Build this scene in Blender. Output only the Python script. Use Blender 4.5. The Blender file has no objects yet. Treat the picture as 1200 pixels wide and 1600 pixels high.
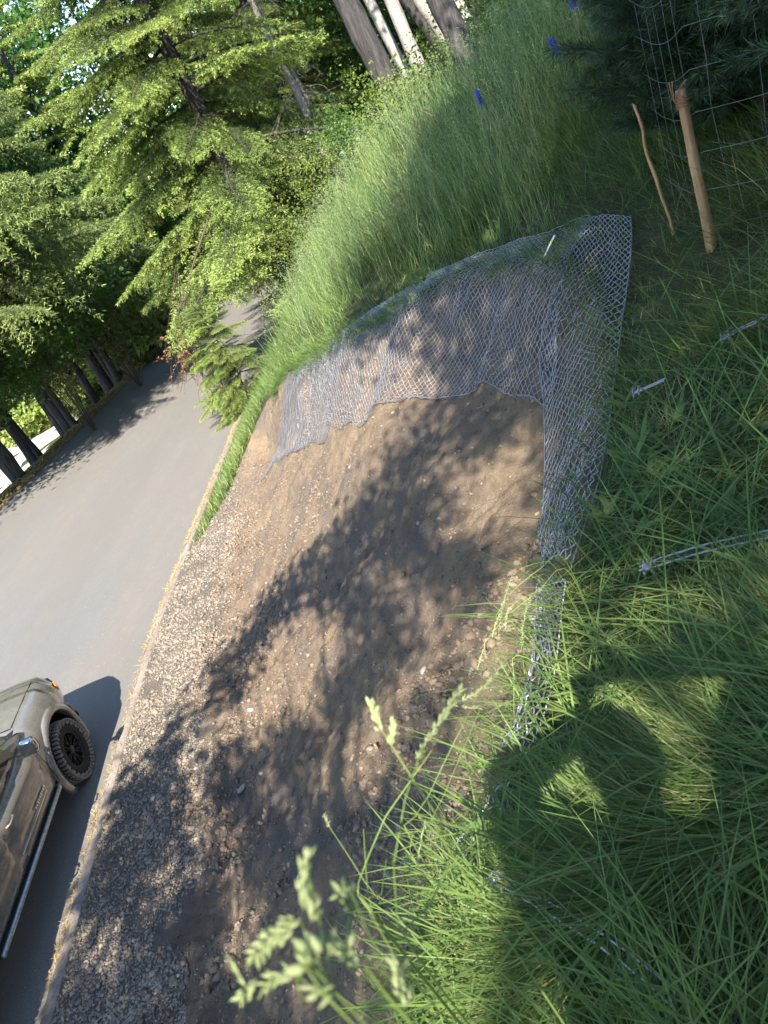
import bpy, bmesh, math
import numpy as np
from mathutils import Matrix, Vector
S = bpy.context.scene
COL = S.collection
R_ = math.radians
RNG = np.random.default_rng(7)

# ------------------------------------------------------------------ camera
FPX = 1150.0                                   # focal length in pixels of the 1200x1600 photo
def cv(x, y):
    v = np.array([x-600., -(y-800.), -FPX]); return v/np.linalg.norm(v)
UPC = -cv(1530, 2680)                          # world up seen from the camera (vanishing point of plumb lines)
DC = cv(534, 266)                              # vanishing point of the road
YC = DC-UPC*(DC@UPC); YC /= np.linalg.norm(YC)
XC = np.cross(YC, UPC)
RW = np.array([XC, YC, UPC])                   # camera vector -> world vector
SL = math.tan(math.asin(DC@UPC))               # the road runs downhill
H = 5.15
cam = bpy.data.cameras.new('camera')
camo = bpy.data.objects.new('camera', cam); COL.objects.link(camo)
camo.matrix_world = Matrix(RW.tolist()).to_4x4()
cam.sensor_fit = 'VERTICAL'; cam.sensor_height = 9.54; cam.lens = 9.54*FPX/1600
cam.clip_start = 0.03; cam.clip_end = 2000
cam.dof.use_dof = True; cam.dof.focus_distance = 5.0; cam.dof.aperture_fstop = 2.5
S.camera = camo
def wd(x, y): return RW@cv(x, y)
def topx(P):
    c = np.asarray(P)@RW
    z = np.minimum(c[..., 2], -1e-3)
    return np.stack([600+FPX*c[..., 0]/-z, 800-FPX*c[..., 1]/-z, -c[..., 2]], -1)

# ------------------------------------------------------------------ light
SUNV = np.array([0.025, 0.705, -0.709]); SUNV /= np.linalg.norm(SUNV)     # the way sunlight travels
EL = math.asin(-SUNV[2])
w = bpy.data.worlds.new('World'); S.world = w; w.use_nodes = True
nt = w.node_tree; bg = nt.nodes['Background']
sky = nt.nodes.new('ShaderNodeTexSky'); sky.sky_type = 'NISHITA'; sky.sun_disc = False
sky.sun_elevation = EL; sky.sun_rotation = math.atan2(-SUNV[0], -SUNV[1])
sky.dust_density = 0.1; sky.air_density = 1.0
nt.links.new(sky.outputs[0], bg.inputs[0]); bg.inputs[1].default_value = 0.15
sun = bpy.data.lights.new('sun', 'SUN'); sun.energy = 5.0; sun.angle = R_(0.5); sun.color = (1.0, 0.94, 0.83)
suno = bpy.data.objects.new('sun', sun); COL.objects.link(suno)
suno.rotation_euler = Vector(SUNV.tolist()).to_track_quat('-Z', 'Y').to_euler()
S.view_settings.view_transform = 'Standard'; S.view_settings.look = 'None'
S.view_settings.gamma = 1; S.view_settings.exposure = 1.72
S.cycles.max_bounces = 6; S.cycles.diffuse_bounces = 3; S.cycles.transparent_max_bounces = 8
S.cycles.transmission_bounces = 3; S.cycles.glossy_bounces = 2

# ------------------------------------------------------------------ helpers
def hash2(i, j, seed):
    n = (i.astype(np.int64)*374761393+j.astype(np.int64)*668265263+seed*1442695041) & 0x7fffffff
    n = ((n ^ (n >> 13))*1274126177) & 0x7fffffff
    return ((n ^ (n >> 16)) & 0xffff)/65535.0
def vn(x, y, seed=0):
    x = np.asarray(x, float); y = np.asarray(y, float)
    i = np.floor(x); j = np.floor(y); u = x-i; v = y-j
    u = u*u*u*(u*(u*6-15)+10); v = v*v*v*(v*(v*6-15)+10)
    a, b, c, d = hash2(i, j, seed), hash2(i+1, j, seed), hash2(i, j+1, seed), hash2(i+1, j+1, seed)
    return (a*(1-u)+b*u)*(1-v)+(c*(1-u)+d*u)*v-0.5
def fbm(x, y, seed=0, oct=4, lac=2.03, gain=0.5):
    r = 0; a = 1
    for k in range(oct):
        r = r+a*vn(x, y, seed+k*17); x = np.asarray(x)*lac+3.7; y = np.asarray(y)*lac-1.3; a *= gain
    return r
def sm(a, b, t):
    u = np.clip((t-a)/(b-a), 0, 1); return u*u*(3-2*u)

def mesh_np(name, V, F, mat=None, parent=None, smooth=False, attrs=None, link=True):
    """V (n,3); F list of (m,k) int arrays"""
    if not isinstance(F, (list, tuple)): F = [F]
    F = [np.asarray(f, np.int32) for f in F if len(f)]
    V = np.asarray(V, np.float32)
    me = bpy.data.meshes.new(name)
    me.vertices.add(len(V)); me.vertices.foreach_set('co', V.ravel())
    tot = np.concatenate([np.full(len(f), f.shape[1], np.int32) for f in F])
    loops = np.concatenate([f.ravel() for f in F])
    start = np.concatenate([[0], np.cumsum(tot)[:-1]]).astype(np.int32)
    me.loops.add(len(loops)); me.loops.foreach_set('vertex_index', loops)
    me.polygons.add(len(tot)); me.polygons.foreach_set('loop_start', start); me.polygons.foreach_set('loop_total', tot)
    if smooth: me.polygons.foreach_set('use_smooth', np.ones(len(tot), bool))
    for k, a in (attrs or {}).items():
        at = me.attributes.new(k, 'FLOAT', 'POINT'); at.data.foreach_set('value', np.asarray(a, np.float32))
    me.update(calc_edges=True); me.validate()
    if mat: me.materials.append(mat)
    if not link: return me
    o = bpy.data.objects.new(name, me); COL.objects.link(o)
    if parent: o.parent = parent
    return o
class MB:
    """collects pieces into ONE mesh"""
    def __init__(s): s.V = []; s.F = {}; s.A = {}; s.n = 0
    def add(s, V, F, **at):
        V = np.asarray(V, float).reshape(-1, 3)
        for f in (F if isinstance(F, (list, tuple)) else [F]):
            f = np.asarray(f, int)
            if len(f): s.F.setdefault(f.shape[1], []).append(f+s.n)
        s.V.append(V)
        for k, a in at.items(): s.A.setdefault(k, []).append(np.broadcast_to(np.asarray(a, float), (len(V),)))
        s.n += len(V); return s
    def build(s, name, mat=None, parent=None, smooth=False, link=True):
        return mesh_np(name, np.concatenate(s.V), [np.concatenate(f) for f in s.F.values()], mat, parent, smooth,
                       {k: np.concatenate(a) for k, a in s.A.items()}, link)
    def box(s, c, d, M=None, bevel=0.0, **at):
        c = np.array(c, float); d = np.array(d, float)/2
        if bevel <= 0:
            V = np.array([[x, y, z] for x in (-1, 1) for y in (-1, 1) for z in (-1, 1)])*d
            F = [[0, 1, 3, 2], [4, 6, 7, 5], [0, 4, 5, 1], [2, 3, 7, 6], [0, 2, 6, 4], [1, 5, 7, 3]]
        else:
            bm = bmesh.new(); bmesh.ops.create_cube(bm, size=1)
            for v in bm.verts: v.co = Vector((v.co.x*2*d[0], v.co.y*2*d[1], v.co.z*2*d[2]))
            bmesh.ops.bevel(bm, geom=bm.edges[:], offset=bevel, segments=2, affect='EDGES', profile=0.6)
            bm.verts.index_update()
            V = np.array([v.co[:] for v in bm.verts]); FF = {}
            for f in bm.faces: FF.setdefault(len(f.verts), []).append([v.index for v in f.verts])
            F = list(FF.values()); bm.free()
            if M is not None: V = V@np.array(M).T
            return s.add(V+c, F, **at)
        if M is not None: V = V@np.array(M).T
        return s.add(V+c, np.array(F), **at)
    def tube(s, P, r, k=6, cap=True, **at):
        V, F = tube(P, r, k, cap); return s.add(V, F, **at)
def tube(P, r, k=6, cap=True):
    P = np.asarray(P, float); n = len(P); r = np.broadcast_to(np.asarray(r, float), (n,))
    T = np.gradient(P, axis=0); T /= np.linalg.norm(T, axis=1)[:, None]+1e-12
    ref = np.array([0, 0, 1.]) if abs(T[0, 2]) < 0.9 else np.array([1., 0, 0])
    A = np.cross(T, ref); A /= np.linalg.norm(A, axis=1)[:, None]+1e-12
    for i in range(1, n):                                   # keep the frame from flipping
        a = A[i-1]-T[i]*(A[i-1]@T[i]); L = np.linalg.norm(a)
        if L > 1e-6: A[i] = a/L
    B = np.cross(T, A)
    t = np.arange(k)*2*np.pi/k
    V = P[:, None]+r[:, None, None]*(A[:, None]*np.cos(t)[None, :, None]+B[:, None]*np.sin(t)[None, :, None])
    idx = np.arange(n*k).reshape(n, k)
    F = np.stack([idx[:-1], np.roll(idx[:-1], -1, 1), np.roll(idx[1:], -1, 1), idx[1:]], -1).reshape(-1, 4)
    V = V.reshape(-1, 3); FF = [F]
    if cap and k > 2: FF += [idx[0][::-1][None], idx[-1][None]]
    return V, FF
def grid_faces(nu, nv):
    idx = np.arange(nu*nv).reshape(nu, nv)
    return np.stack([idx[:-1, :-1], idx[1:, :-1], idx[1:, 1:], idx[:-1, 1:]], -1).reshape(-1, 4)
def spline(P, n):
    """Catmull-Rom through P, n points evenly by length"""
    P = np.asarray(P, float)
    Q = np.vstack([2*P[0]-P[1], P, 2*P[-1]-P[-2]]); out = []
    for i in range(1, len(Q)-2):
        t = np.linspace(0, 1, 16, endpoint=False)[:, None]
        a, b, c, d = Q[i-1:i+3]
        out.append(0.5*((2*b)+(c-a)*t+(2*a-5*b+4*c-d)*t*t+(3*b-a-3*c+d)*t**3))
    out = np.vstack(out+[P[-1:]])
    L = np.concatenate([[0], np.cumsum(np.linalg.norm(np.diff(out, axis=0), axis=1))])
    s = np.linspace(0, L[-1], n)
    return np.stack([np.interp(s, L, out[:, k]) for k in range(out.shape[1])], -1)
def empty(name, loc=(0, 0, 0)):
    o = bpy.data.objects.new(name, None); COL.objects.link(o); o.location = loc; o.empty_display_size = 0.2; return o
def tag(o, label=None, cat=None, group=None, kind=None):
    if label: o['label'] = label
    if cat: o['category'] = cat
    if group: o['group'] = group
    if kind: o['kind'] = kind
    return o
def copy_tree(o, parent=None):
    c = o.copy(); COL.objects.link(c)
    if parent: c.parent = parent
    for ch in list(o.children): copy_tree(ch, c)
    return c

# ------------------------------------------------------------------ materials
class NT:
    def __init__(s, name):
        s.m = bpy.data.materials.new(name); s.m.use_nodes = True; s.t = s.m.node_tree
        s.b = s.t.nodes['Principled BSDF']; s.out = s.t.nodes['Material Output']
    def n(s, typ, **kw):
        nd = s.t.nodes.new(typ)
        for k, v in kw.items(): setattr(nd, k, v)
        return nd
    def l(s, a, b): s.t.links.new(a, b)
    def coord(s, kind='Object', scale=(1, 1, 1)):
        c = s.n('ShaderNodeTexCoord'); mp = s.n('ShaderNodeMapping'); mp.inputs['Scale'].default_value = scale
        s.l(c.outputs[kind], mp.inputs[0]); return mp.outputs[0]
    def noise(s, scale, detail=6, rough=0.6, vec=None, dist=0.0):
        nd = s.n('ShaderNodeTexNoise'); nd.inputs['Scale'].default_value = scale; nd.inputs['Detail'].default_value = detail
        nd.inputs['Roughness'].default_value = rough; nd.inputs['Distortion'].default_value = dist
        if vec is not None: s.l(vec, nd.inputs['Vector'])
        return nd.outputs['Fac']
    def ramp(s, fac, stops):
        r = s.n('ShaderNodeValToRGB'); e = r.color_ramp.elements
        while len(e) < len(stops): e.new(0.5)
        for k, (p, c) in enumerate(stops):
            e[k].position = p; e[k].color = (*c, 1) if len(c) == 3 else c
        s.l(fac, r.inputs[0]); return r.outputs[0]
    def mix(s, fac, a, b, mode='MIX'):
        m = s.n('ShaderNodeMix', data_type='RGBA', blend_type=mode)
        for v, i in ((fac, 0), (a, 6), (b, 7)):
            if hasattr(v, 'is_linked'): s.l(v, m.inputs[i])
            else: m.inputs[i].default_value = v if i == 0 else (*v, 1)
        return m.outputs[2]
    def math(s, op, a, b=0.0):
        m = s.n('ShaderNodeMath', operation=op)
        for v, i in ((a, 0), (b, 1)):
            if hasattr(v, 'is_linked'): s.l(v, m.inputs[i])
            else: m.inputs[i].default_value = v
        return m.outputs[0]
    def attr(s, name):
        a = s.n('ShaderNodeAttribute'); a.attribute_name = name; return a.outputs['Fac']
    def bump(s, h, strength=0.5, dist=0.02):
        b = s.n('ShaderNodeBump'); b.inputs['Strength'].default_value = strength; b.inputs['Distance'].default_value = dist
        s.l(h, b.inputs['Height']); s.l(b.outputs[0], s.b.inputs['Normal'])
    def col(s, c):
        if hasattr(c, 'is_linked'): s.l(c, s.b.inputs['Base Color'])
        else: s.b.inputs['Base Color'].default_value = (*c, 1)
        return s
    def pr(s, rough=0.9, metal=0.0, spec=0.3):
        s.b.inputs['Roughness'].default_value = rough; s.b.inputs['Metallic'].default_value = metal
        s.b.inputs['Specular IOR Level'].default_value = spec; return s
def m_leaf(name, dark, light, dry=None, trans=0.35, rough=0.55, spec=0.35):
    """foliage: colour runs from dark to light with the 'tint' attribute every leaf or blade carries, some light passes through"""
    k = NT(name); t = k.attr('tint')
    stops = [(0.0, dark), (0.8, light)]
    if dry: stops.append((1.0, dry))
    c = k.ramp(t, stops); k.col(c).pr(rough, 0, spec)
    tr = k.n('ShaderNodeBsdfTranslucent'); k.l(k.mix(0.5, c, (light[0]*1.3, light[1]*1.2, light[2]*0.6)), tr.inputs['Color'])
    mx = k.n('ShaderNodeMixShader'); mx.inputs[0].default_value = trans
    k.l(k.b.outputs[0], mx.inputs[1]); k.l(tr.outputs[0], mx.inputs[2]); k.l(mx.outputs[0], k.out.inputs[0])
    return k.m
def m_bark(name, a, b, scale=6.0, stretch=0.18, strength=0.9):
    k = NT(name); v = k.coord('Object', (1, 1, stretch))
    n1 = k.noise(scale*2, 8, 0.7, v, 0.6); n2 = k.noise(1.3, 3, 0.5, k.coord('Object'))
    k.col(k.mix(n2, k.ramp(n1, [(0.35, a), (0.62, b)]), a)); k.pr(0.95, 0, 0.1)
    k.bump(n1, strength, 0.05); return k.m
def m_flat(name, c, rough=0.6, metal=0.0, spec=0.4, var=0.12, scale=8.0):
    k = NT(name); n = k.noise(scale, 5, 0.6, k.coord('Object'))
    k.col(k.ramp(n, [(0.3, tuple(x*(1-var) for x in c)), (0.7, tuple(min(1, x*(1+var)) for x in c))])); k.pr(rough, metal, spec); return k.m

# ------------------------------------------------------------------ terrain
def zr(y): return -H+SL*np.asarray(y, float)
KY = [-30, 0, 3.6, 5.9, 8.1, 10.2, 13.5, 22.7, 52, 200]
KX = [-4.6, -5.0, -5.2, -5.45, -5.65, -5.80, -5.84, -5.86, -5.75, -5.75]
def xk(y): return np.interp(y, KY, KX)
def xl(y): return np.interp(y, [-30, 24, 53, 200], [-16.4, -15.9, -15.9, -15.9])
def nat(x, y):
    """height of the uncut land above the road"""
    x = np.asarray(x, float); y = np.asarray(y, float); u = x-xk(y)
    a = np.interp(u, [0, .35, 1.0, 5.0, 9, 16, 40, 120], [0.02, .1, .35, 3.35, 5.0, 7.0, 12, 26])
    b = np.interp(u, [0, .35, 1.0, 5.0, 7.2, 10, 16, 40, 120], [0.02, .1, .4, 3.75, 5.25, 5.8, 7.5, 13, 28])
    k = sm(8, 17, y); g = a*(1-k)+b*k
    g = g+0.16*fbm(x*0.5, y*0.5, 3, 3)*sm(0.6, 3, u)
    v = xl(y)-x                                             # left of the road
    gl = np.interp(v, [0, 0.4, 1.5, 4.5, 9, 60, 120], [0.02, 0.06, -.15, -1.6, -2.2, -3.0, 4])
    return np.where(u > 0, g, np.where(v > 0, gl+0.12*fbm(x*.7, y*.7, 5, 3)*sm(0.3, 2, v), 0.0))
def raymarch(p, fn, t0=0.3, t1=90., n=6000):
    d = wd(*p); ts = t0*(t1/t0)**np.linspace(0, 1, n); P = d*ts[:, None]
    g = P[:, 2]-zr(P[:, 1])-fn(P[:, 0], P[:, 1]); i = int(np.argmax(g < 0))
    if g[i] >= 0: return P[-1]
    a, b = P[i-1], P[i]; k = g[i-1]/(g[i-1]-g[i]+1e-12); return a+(b-a)*k
# crest of the slide scar (grass line), drawn on the uncut bank
CREST = [(-5.84, 12.2), (-5.3, 13.2), (-4.75, 14.5), (-4.1, 15.2), (-3.3, 15.0), (-2.3, 13.2), (-1.45, 11.0), (-0.75, 9.3)]
CREST += [tuple(raymarch(p, nat)[:2]) for p in [(640, 478), (690, 445), (760, 422), (830, 412), (890, 425), (935, 480), (955, 560), (948, 680), (925, 790), (890, 900), (852, 1000), (836, 1090), (812, 1170), (765, 1240), (705, 1310), (690, 1420), (650, 1600)]]
CREST += [(-1.05, 0.6), (-1.3, -1.5), (-1.4, -12)]
CREST = np.array(CREST)
CRS = spline(CREST, 400)
def crest_exact(x, y):
    """plan distance to the crest, positive inside the scar"""
    x = np.asarray(x, float); y = np.asarray(y, float); sh = x.shape; x = x.ravel(); y = y.ravel()
    A = CRS[:-1]; B = CRS[1:]; D = B-A; best = np.full(x.shape, 1e9)
    for k in range(0, len(x), 20000):
        s = slice(k, k+20000); px = x[s][:, None]-A[:, 0]; py = y[s][:, None]-A[:, 1]
        t = np.clip((px*D[:, 0]+py*D[:, 1])/(D**2).sum(1), 0, 1)
        best[s] = np.sqrt(((px-t*D[:, 0])**2+(py-t*D[:, 1])**2).min(1))
    poly = np.vstack([CRS, [[-30, -12], [-30, 12.2]]]); n = len(poly); ins = np.zeros(x.shape, bool)
    for i in range(n):
        x0, y0 = poly[i]; x1, y1 = poly[(i+1) % n]
        if y0 == y1: continue
        c = ((y0 > y) != (y1 > y)) & (x < (x1-x0)*(y-y0)/(y1-y0)+x0); ins ^= c
    return np.where(ins, best, -best).reshape(sh)
SDX, SDY = np.arange(-9, 4.5, .04), np.arange(-13, 18, .04)
SDF = crest_exact(*np.meshgrid(SDX, SDY, indexing='ij'))
def crest_dist(x, y):
    """the same, read off a fine table"""
    x = np.asarray(x, float); y = np.asarray(y, float); a = np.clip((x+9)/.04, 0, len(SDX)-1.001); b = np.clip((y+13)/.04, 0, len(SDY)-1.001); i = a.astype(int); j = b.astype(int); u = a-i; v = b-j
    out = np.maximum(np.maximum(-9-x, x-SDX[-1]), np.maximum(-13-y, y-SDY[-1])); d = SDF[i, j]*(1-u)*(1-v)+SDF[i+1, j]*u*(1-v)+SDF[i, j+1]*(1-u)*v+SDF[i+1, j+1]*u*v
    return np.where(out > 0, -np.abs(d)-out, d)
def height(x, y):
    """finished land above the road (without the fine dirt relief)"""
    x = np.asarray(x, float); y = np.asarray(y, float); u = x-xk(y)
    g = nat(x, y); d = crest_dist(x, y)
    floor = 0.09+0.055*np.clip(u, 0, 9)
    cut = 0.62*sm(-0.03, 0.75, d)+0.22*sm(0.5, 2.0, d)
    a = g-cut; kk = .10; h = np.clip(.5+.5*(a-floor)/kk, 0, 1); smx = floor*(1-h)+a*h+kk*h*(1-h)       # smooth maximum
    gs = np.minimum(np.where(u < .25, floor*sm(0, .2, u), smx), np.maximum(g, floor))
    return np.where((d > -0.05) & (u > 0), gs, g)
def land(x, y): return zr(y)+height(x, y)
def pick(p, lift=0.0):
    P = raymarch(p, height); P = P.copy(); P[2] = float(land(P[0], P[1]))+lift; return P
# ------------------------------------------------------------------ the setting
def steps(*seg):
    out = []
    for a, b, s in seg: out += list(np.arange(a, b, s))
    return np.array(out+[seg[-1][1]])
k = NT('bank_soil'); v = k.coord('Object')
n1 = k.noise(1.2, 6, 0.6, v); n2 = k.noise(14, 6, 0.7, v)
k.col(k.mix(k.ramp(n1, [(0.4, (0, 0, 0)), (0.6, (1, 1, 1))]), k.ramp(n2, [(0.3, (.035, .03, .018)), (0.7, (.09, .075, .045))]), k.ramp(n2, [(0.3, (.03, .045, .015)), (0.7, (.07, .09, .03))]))); k.pr(0.95, 0, .1); k.bump(n2, .8, .05)
M_soil = k.m
gx = steps((-400, -60, 20), (-60, -18, 2), (-18, -15, .3), (-15, -6.2, 1.2), (-6.2, 4, .12), (4, 12, .4), (12, 60, 3), (60, 400, 20))
gy = steps((-60, -3, 3), (-3, 20, .12), (20, 40, .4), (40, 130, 3), (130, 500, 20))
GX, GY = np.meshgrid(gx, gy, indexing='ij')
d = crest_dist(GX, GY); GZ = land(GX, GY)
GZ = GZ-np.where((GX > xl(GY)-.15) & (GX < xk(GY)+.3), 0.12, 0)-0.25*sm(0.02, 0.2, d)*(GX > xk(GY)-.5)
ground = mesh_np('ground', np.stack([GX, GY, GZ], -1).reshape(-1, 3), grid_faces(len(gx), len(gy)), M_soil, smooth=True); tag(ground, kind='structure')

# the road
k = NT('asphalt'); v = k.coord('Object'); fine = k.noise(75, 5, 0.8, v); big = k.noise(.55, 4, .55, k.coord('Object', (1, .16, 1))); mid = k.noise(3.5, 5, .6, k.coord('Object', (1, .4, 1)))
c = k.ramp(fine, [(0.3, (.070, .066, .062)), (0.5, (.155, .147, .138)), (0.72, (.32, .30, .27))])
c = k.mix(k.ramp(big, [(.38, (0, 0, 0)), (.62, (.55, .55, .55))]), c, (.175, .150, .126))
c = k.mix(k.ramp(mid, [(.5, (0, 0, 0)), (.75, (.5, .5, .5))]), c, (.20, .18, .155))
vo = k.n('ShaderNodeTexVoronoi', feature='DISTANCE_TO_EDGE'); vo.inputs['Scale'].default_value = .42; k.l(k.n('ShaderNodeTexCoord').outputs['Object'], vo.inputs['Vector'])
wv = k.n('ShaderNodeVectorMath', operation='ADD'); nz = k.n('ShaderNodeTexNoise'); nz.inputs['Scale'].default_value = 2.2; nz.inputs['Detail'].default_value = 5; k.l(k.n('ShaderNodeTexCoord').outputs['Object'], wv.inputs[0]); k.l(nz.outputs['Color'], wv.inputs[1]); k.l(wv.outputs[0], vo.inputs['Vector'])
crack = k.math('MULTIPLY', k.ramp(vo.outputs['Distance'], [(0.0, (1, 1, 1)), (.008, (0, 0, 0))]), k.ramp(k.noise(.35, 2, .5, v), [(.52, (0, 0, 0)), (.6, (.6, .6, .6))]))
track = k.ramp(k.noise(.9, 3, .5, k.coord('Object', (1, .03, 1))), [(.4, (0, 0, 0)), (.7, (.35, .35, .35))]); c = k.mix(track, c, (.125, .12, .115))
k.col(c); k.pr(.85, 0, .25); k.bump(fine, .5, .012); M_asphalt = k.m
ry = steps((-60, -3, 3), (-3, 30, .5), (30, 160, 4)); ru = np.linspace(0, 1, 15)
RY, RU = np.meshgrid(ry, ru, indexing='ij'); RX = xl(RY)+(xk(RY)-xl(RY))*RU
edge = np.where((RU == 0) | (RU == 1), 0.10*fbm(RY*.9, RU*9, 11, 3), 0)
RX = RX+edge*(RU == 0)
RZ = zr(RY)+0.006+0.09*(1-(2*RU-1)**2)*0
road = mesh_np('road', np.stack([RX, RY, RZ], -1).reshape(-1, 3), grid_faces(len(ry), 15), M_asphalt, smooth=True); tag(road, kind='structure')

# kerb along the right edge: a low worn concrete edging
k = NT('kerb_concrete'); v = k.coord('Object'); n1 = k.noise(30, 6, .7, v); n2 = k.noise(2.5, 4, .6, v)
k.col(k.mix(k.ramp(n2, [(.4, (0, 0, 0)), (.6, (1, 1, 1))]), k.ramp(n1, [(.3, (.20, .165, .135)), (.7, (.34, .30, .26))]), k.ramp(n1, [(.3, (.17, .13, .10)), (.7, (.27, .22, .18))]))); k.pr(.9, 0, .2); k.bump(n1, .6, .01); M_kerb = k.m
ky = np.arange(-12, 60, .15); prof = np.array([(0.0, -.10), (0.0, .055), (.012, .075), (.035, .083), (.11, .080), (.14, .06), (.15, -.1)])
KYY = np.repeat(ky[:, None], len(prof), 1)
wob = .012*fbm(ky*3, ky*0, 21, 3)[:, None]
KV = np.stack([xk(KYY)+prof[None, :, 0]+wob, KYY, zr(KYY)+prof[None, :, 1]+.022*fbm(KYY*4, prof[None, :, 0]*30, 22, 3)], -1)
kerb = mesh_np('kerb', KV.reshape(-1, 3), grid_faces(len(ky), len(prof)), M_kerb, smooth=True); tag(kerb, kind='structure')

# the slide scar and the gravel strip at its foot: one finely modelled sheet
def dirt_relief(x, y, u, d):
    m = sm(1.0, 1.9, u)*sm(-.02, .3, d)
    # gullies and streaks run downhill (across the road)
    wx = x+.12*fbm(x*2, y*2, 33, 2); wy = y+.25*fbm(x*1.1, y*1.1, 34, 2)
    str_ = fbm(wy*1.5+.35*wx, wx*.3, 31, 4)*.17
    lump = fbm(wx*1.2, wy*1.2, 37, 5, 2.1, .45)*.16
    cm = sm(-.12, .3, fbm(x*.8, y*.8, 40, 3))
    clod = fbm(wx*6, wy*6, 41, 4, 2.1, .55)*.085*cm+fbm(x*15, y*15, 42, 3)*.022
    grit = fbm(x*26, y*26, 43, 3)*.022
    uu = u+.5*fbm(y*.8, y*0, 47, 3)+.2*fbm(y*3, x, 48, 3)
    ledge = .10*np.exp(-((uu-1.9)/.22)**2)*sm(-.2, .2, fbm(y*.5, y*0+3, 46, 2)+.1)-.05*np.exp(-((uu-1.5)/.2)**2)
    return m*(str_+lump+clod-.02)+grit*sm(.2, .5, u)+.03*fbm(x*2, y*2, 49, 3)*sm(.2, .5, u)+ledge*sm(.8, 1.2, u)*sm(0, .3, d)
dy = steps((-5, 1, .06), (1, 9, .022), (9, 16.2, .04)); du = np.concatenate([np.arange(.13, 4.4, .024), np.arange(4.4, 8.2, .03)])
DY, DU = np.meshgrid(dy, du, indexing='ij'); DX = xk(DY)+DU
dd = crest_dist(DX, DY); DZ = land(DX, DY)+dirt_relief(DX, DY, DU, dd)-.30*sm(-.02, -.22, dd)
def dirt_z(x, y):
    x = np.asarray(x, float); y = np.asarray(y, float); d = crest_dist(x, y); u = x-xk(y)
    return land(x, y)+np.where(d > -.1, dirt_relief(x, y, u, d), 0)
F = grid_faces(len(dy), len(du)); keep = (dd.ravel()[F] > -.28).any(1)
k = NT('dirt'); v = k.coord('Object'); n1 = k.noise(.9, 5, .6, v, .5); n2 = k.noise(7, 8, .7, v); n3 = k.noise(60, 6, .75, v); n4 = k.noise(1.6, 6, .6, k.coord('Object', (.35, 1.4, .5)), .4)
c = k.ramp(n2, [(.3, (.17, .118, .083)), (.5, (.28, .203, .142)), (.7, (.39, .30, .215))])
c = k.mix(k.ramp(n4, [(.42, (0, 0, 0)), (.66, (.85, .85, .85))]), c, k.ramp(n2, [(.3, (.30, .205, .125)), (.7, (.43, .325, .215))]))
c = k.mix(k.ramp(n1, [(.46, (0, 0, 0)), (.64, (.8, .8, .8))]), c, k.ramp(n3, [(.3, (.125, .102, .09)), (.7, (.25, .212, .185))]))
c = k.mix(k.math('MULTIPLY', k.ramp(n3, [(.5, (0, 0, 0)), (.75, (1, 1, 1))]), .35), c, (.40, .34, .27))
grav = k.attr('gravel')
c = k.mix(grav, c, k.ramp(n3, [(.35, (.15, .125, .10)), (.65, (.31, .265, .215))]))
k.col(c); k.pr(.95, 0, .1); n5 = k.noise(170, 4, .8, v); k.bump(k.math('ADD', k.math('ADD', n3, k.math('MULTIPLY', n5, .5)), k.math('MULTIPLY', n2, 1.5)), 1.0, .06); M_dirt = k.m
dirt = mesh_np('dirt_bank', np.stack([DX, DY, DZ], -1).reshape(-1, 3), F[keep], M_dirt, smooth=True, attrs={'gravel': sm(1.55, 1.15, DU+.5*fbm(DX*2, DY*2, 53, 3)).ravel()}); tag(dirt, kind='structure')
# ------------------------------------------------------------------ grass
def in_frame(P, m=140):
    q = topx(P); return (q[:, 2] > .2) & (q[:, 0] > -m) & (q[:, 0] < 1200+m) & (q[:, 1] > -m) & (q[:, 1] < 1600+m*2)
def scatter(n, r0, r1, rng, pw=0.0):
    """ground points thinning out with distance from where the photographer stands"""
    t = rng.random(n); r = r0*(r1/r0)**t if pw == 0 else (r0**pw+t*(r1**pw-r0**pw))**(1/pw)
    a = rng.uniform(-1.2, 1.35, n); x = r*np.sin(a); y = r*np.cos(a)
    return x, y
def blades(P, az, th0, th1, L, W, tint, ns=3, side=None):
    """curved tapering blades: th0/th1 lean at the root / added towards the tip (radians from upright)"""
    n = len(P); s = np.linspace(0, 1, ns+1)
    pos = [P]; 
    for i in range(ns):
        th = th0+th1*(s[i]+s[i+1])/2
        stp = (L/ns)[:, None]*np.stack([np.sin(th)*np.cos(az), np.sin(th)*np.sin(az), np.cos(th)], -1)
        pos.append(pos[-1]+stp)
    pos = np.stack(pos, 1)                                   # n, ns+1, 3
    if side is None:
        sa = az+np.pi/2+RNG.normal(0, .5, n)
    else: sa = side
    sd = np.stack([np.cos(sa), np.sin(sa), np.zeros(n)], -1)[:, None]
    wdt = (W[:, None]*np.array([.75, 1.0, .72, .12] if ns == 3 else np.interp(s, [0, .3, .75, 1], [.75, 1, .7, .1]))[None])[..., None]/2
    V = np.stack([pos-sd*wdt, pos+sd*wdt], 2).reshape(-1, 3)
    base = (np.arange(n)*(ns+1)*2)[:, None, None]
    f = np.array([[2*i, 2*i+1, 2*i+3, 2*i+2] for i in range(ns)])[None]
    return V, (base+f).reshape(-1, 4), np.repeat(tint, (ns+1)*2)
M_grass = m_leaf('grass_blade', (.030, .062, .022), (.165, .245, .060), (.40, .33, .16), trans=.30, rough=.5, spec=.35)
M_straw = m_leaf('dry_straw', (.26, .17, .06), (.52, .38, .16), None, trans=.1, rough=.8, spec=.1)
rng = np.random.default_rng(11)
G = MB()
def add_grass(x, y, L, W, th0, th1, az, tint, off=0.0, ns=3):
    z = land(x, y)+off
    P = np.stack([x, y, z], -1); ok = in_frame(P)
    V, Fq, T = blades(P[ok], az[ok], th0[ok], th1[ok], L[ok], W[ok], tint[ok], ns)
    G.add(V, Fq, tint=T)
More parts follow.
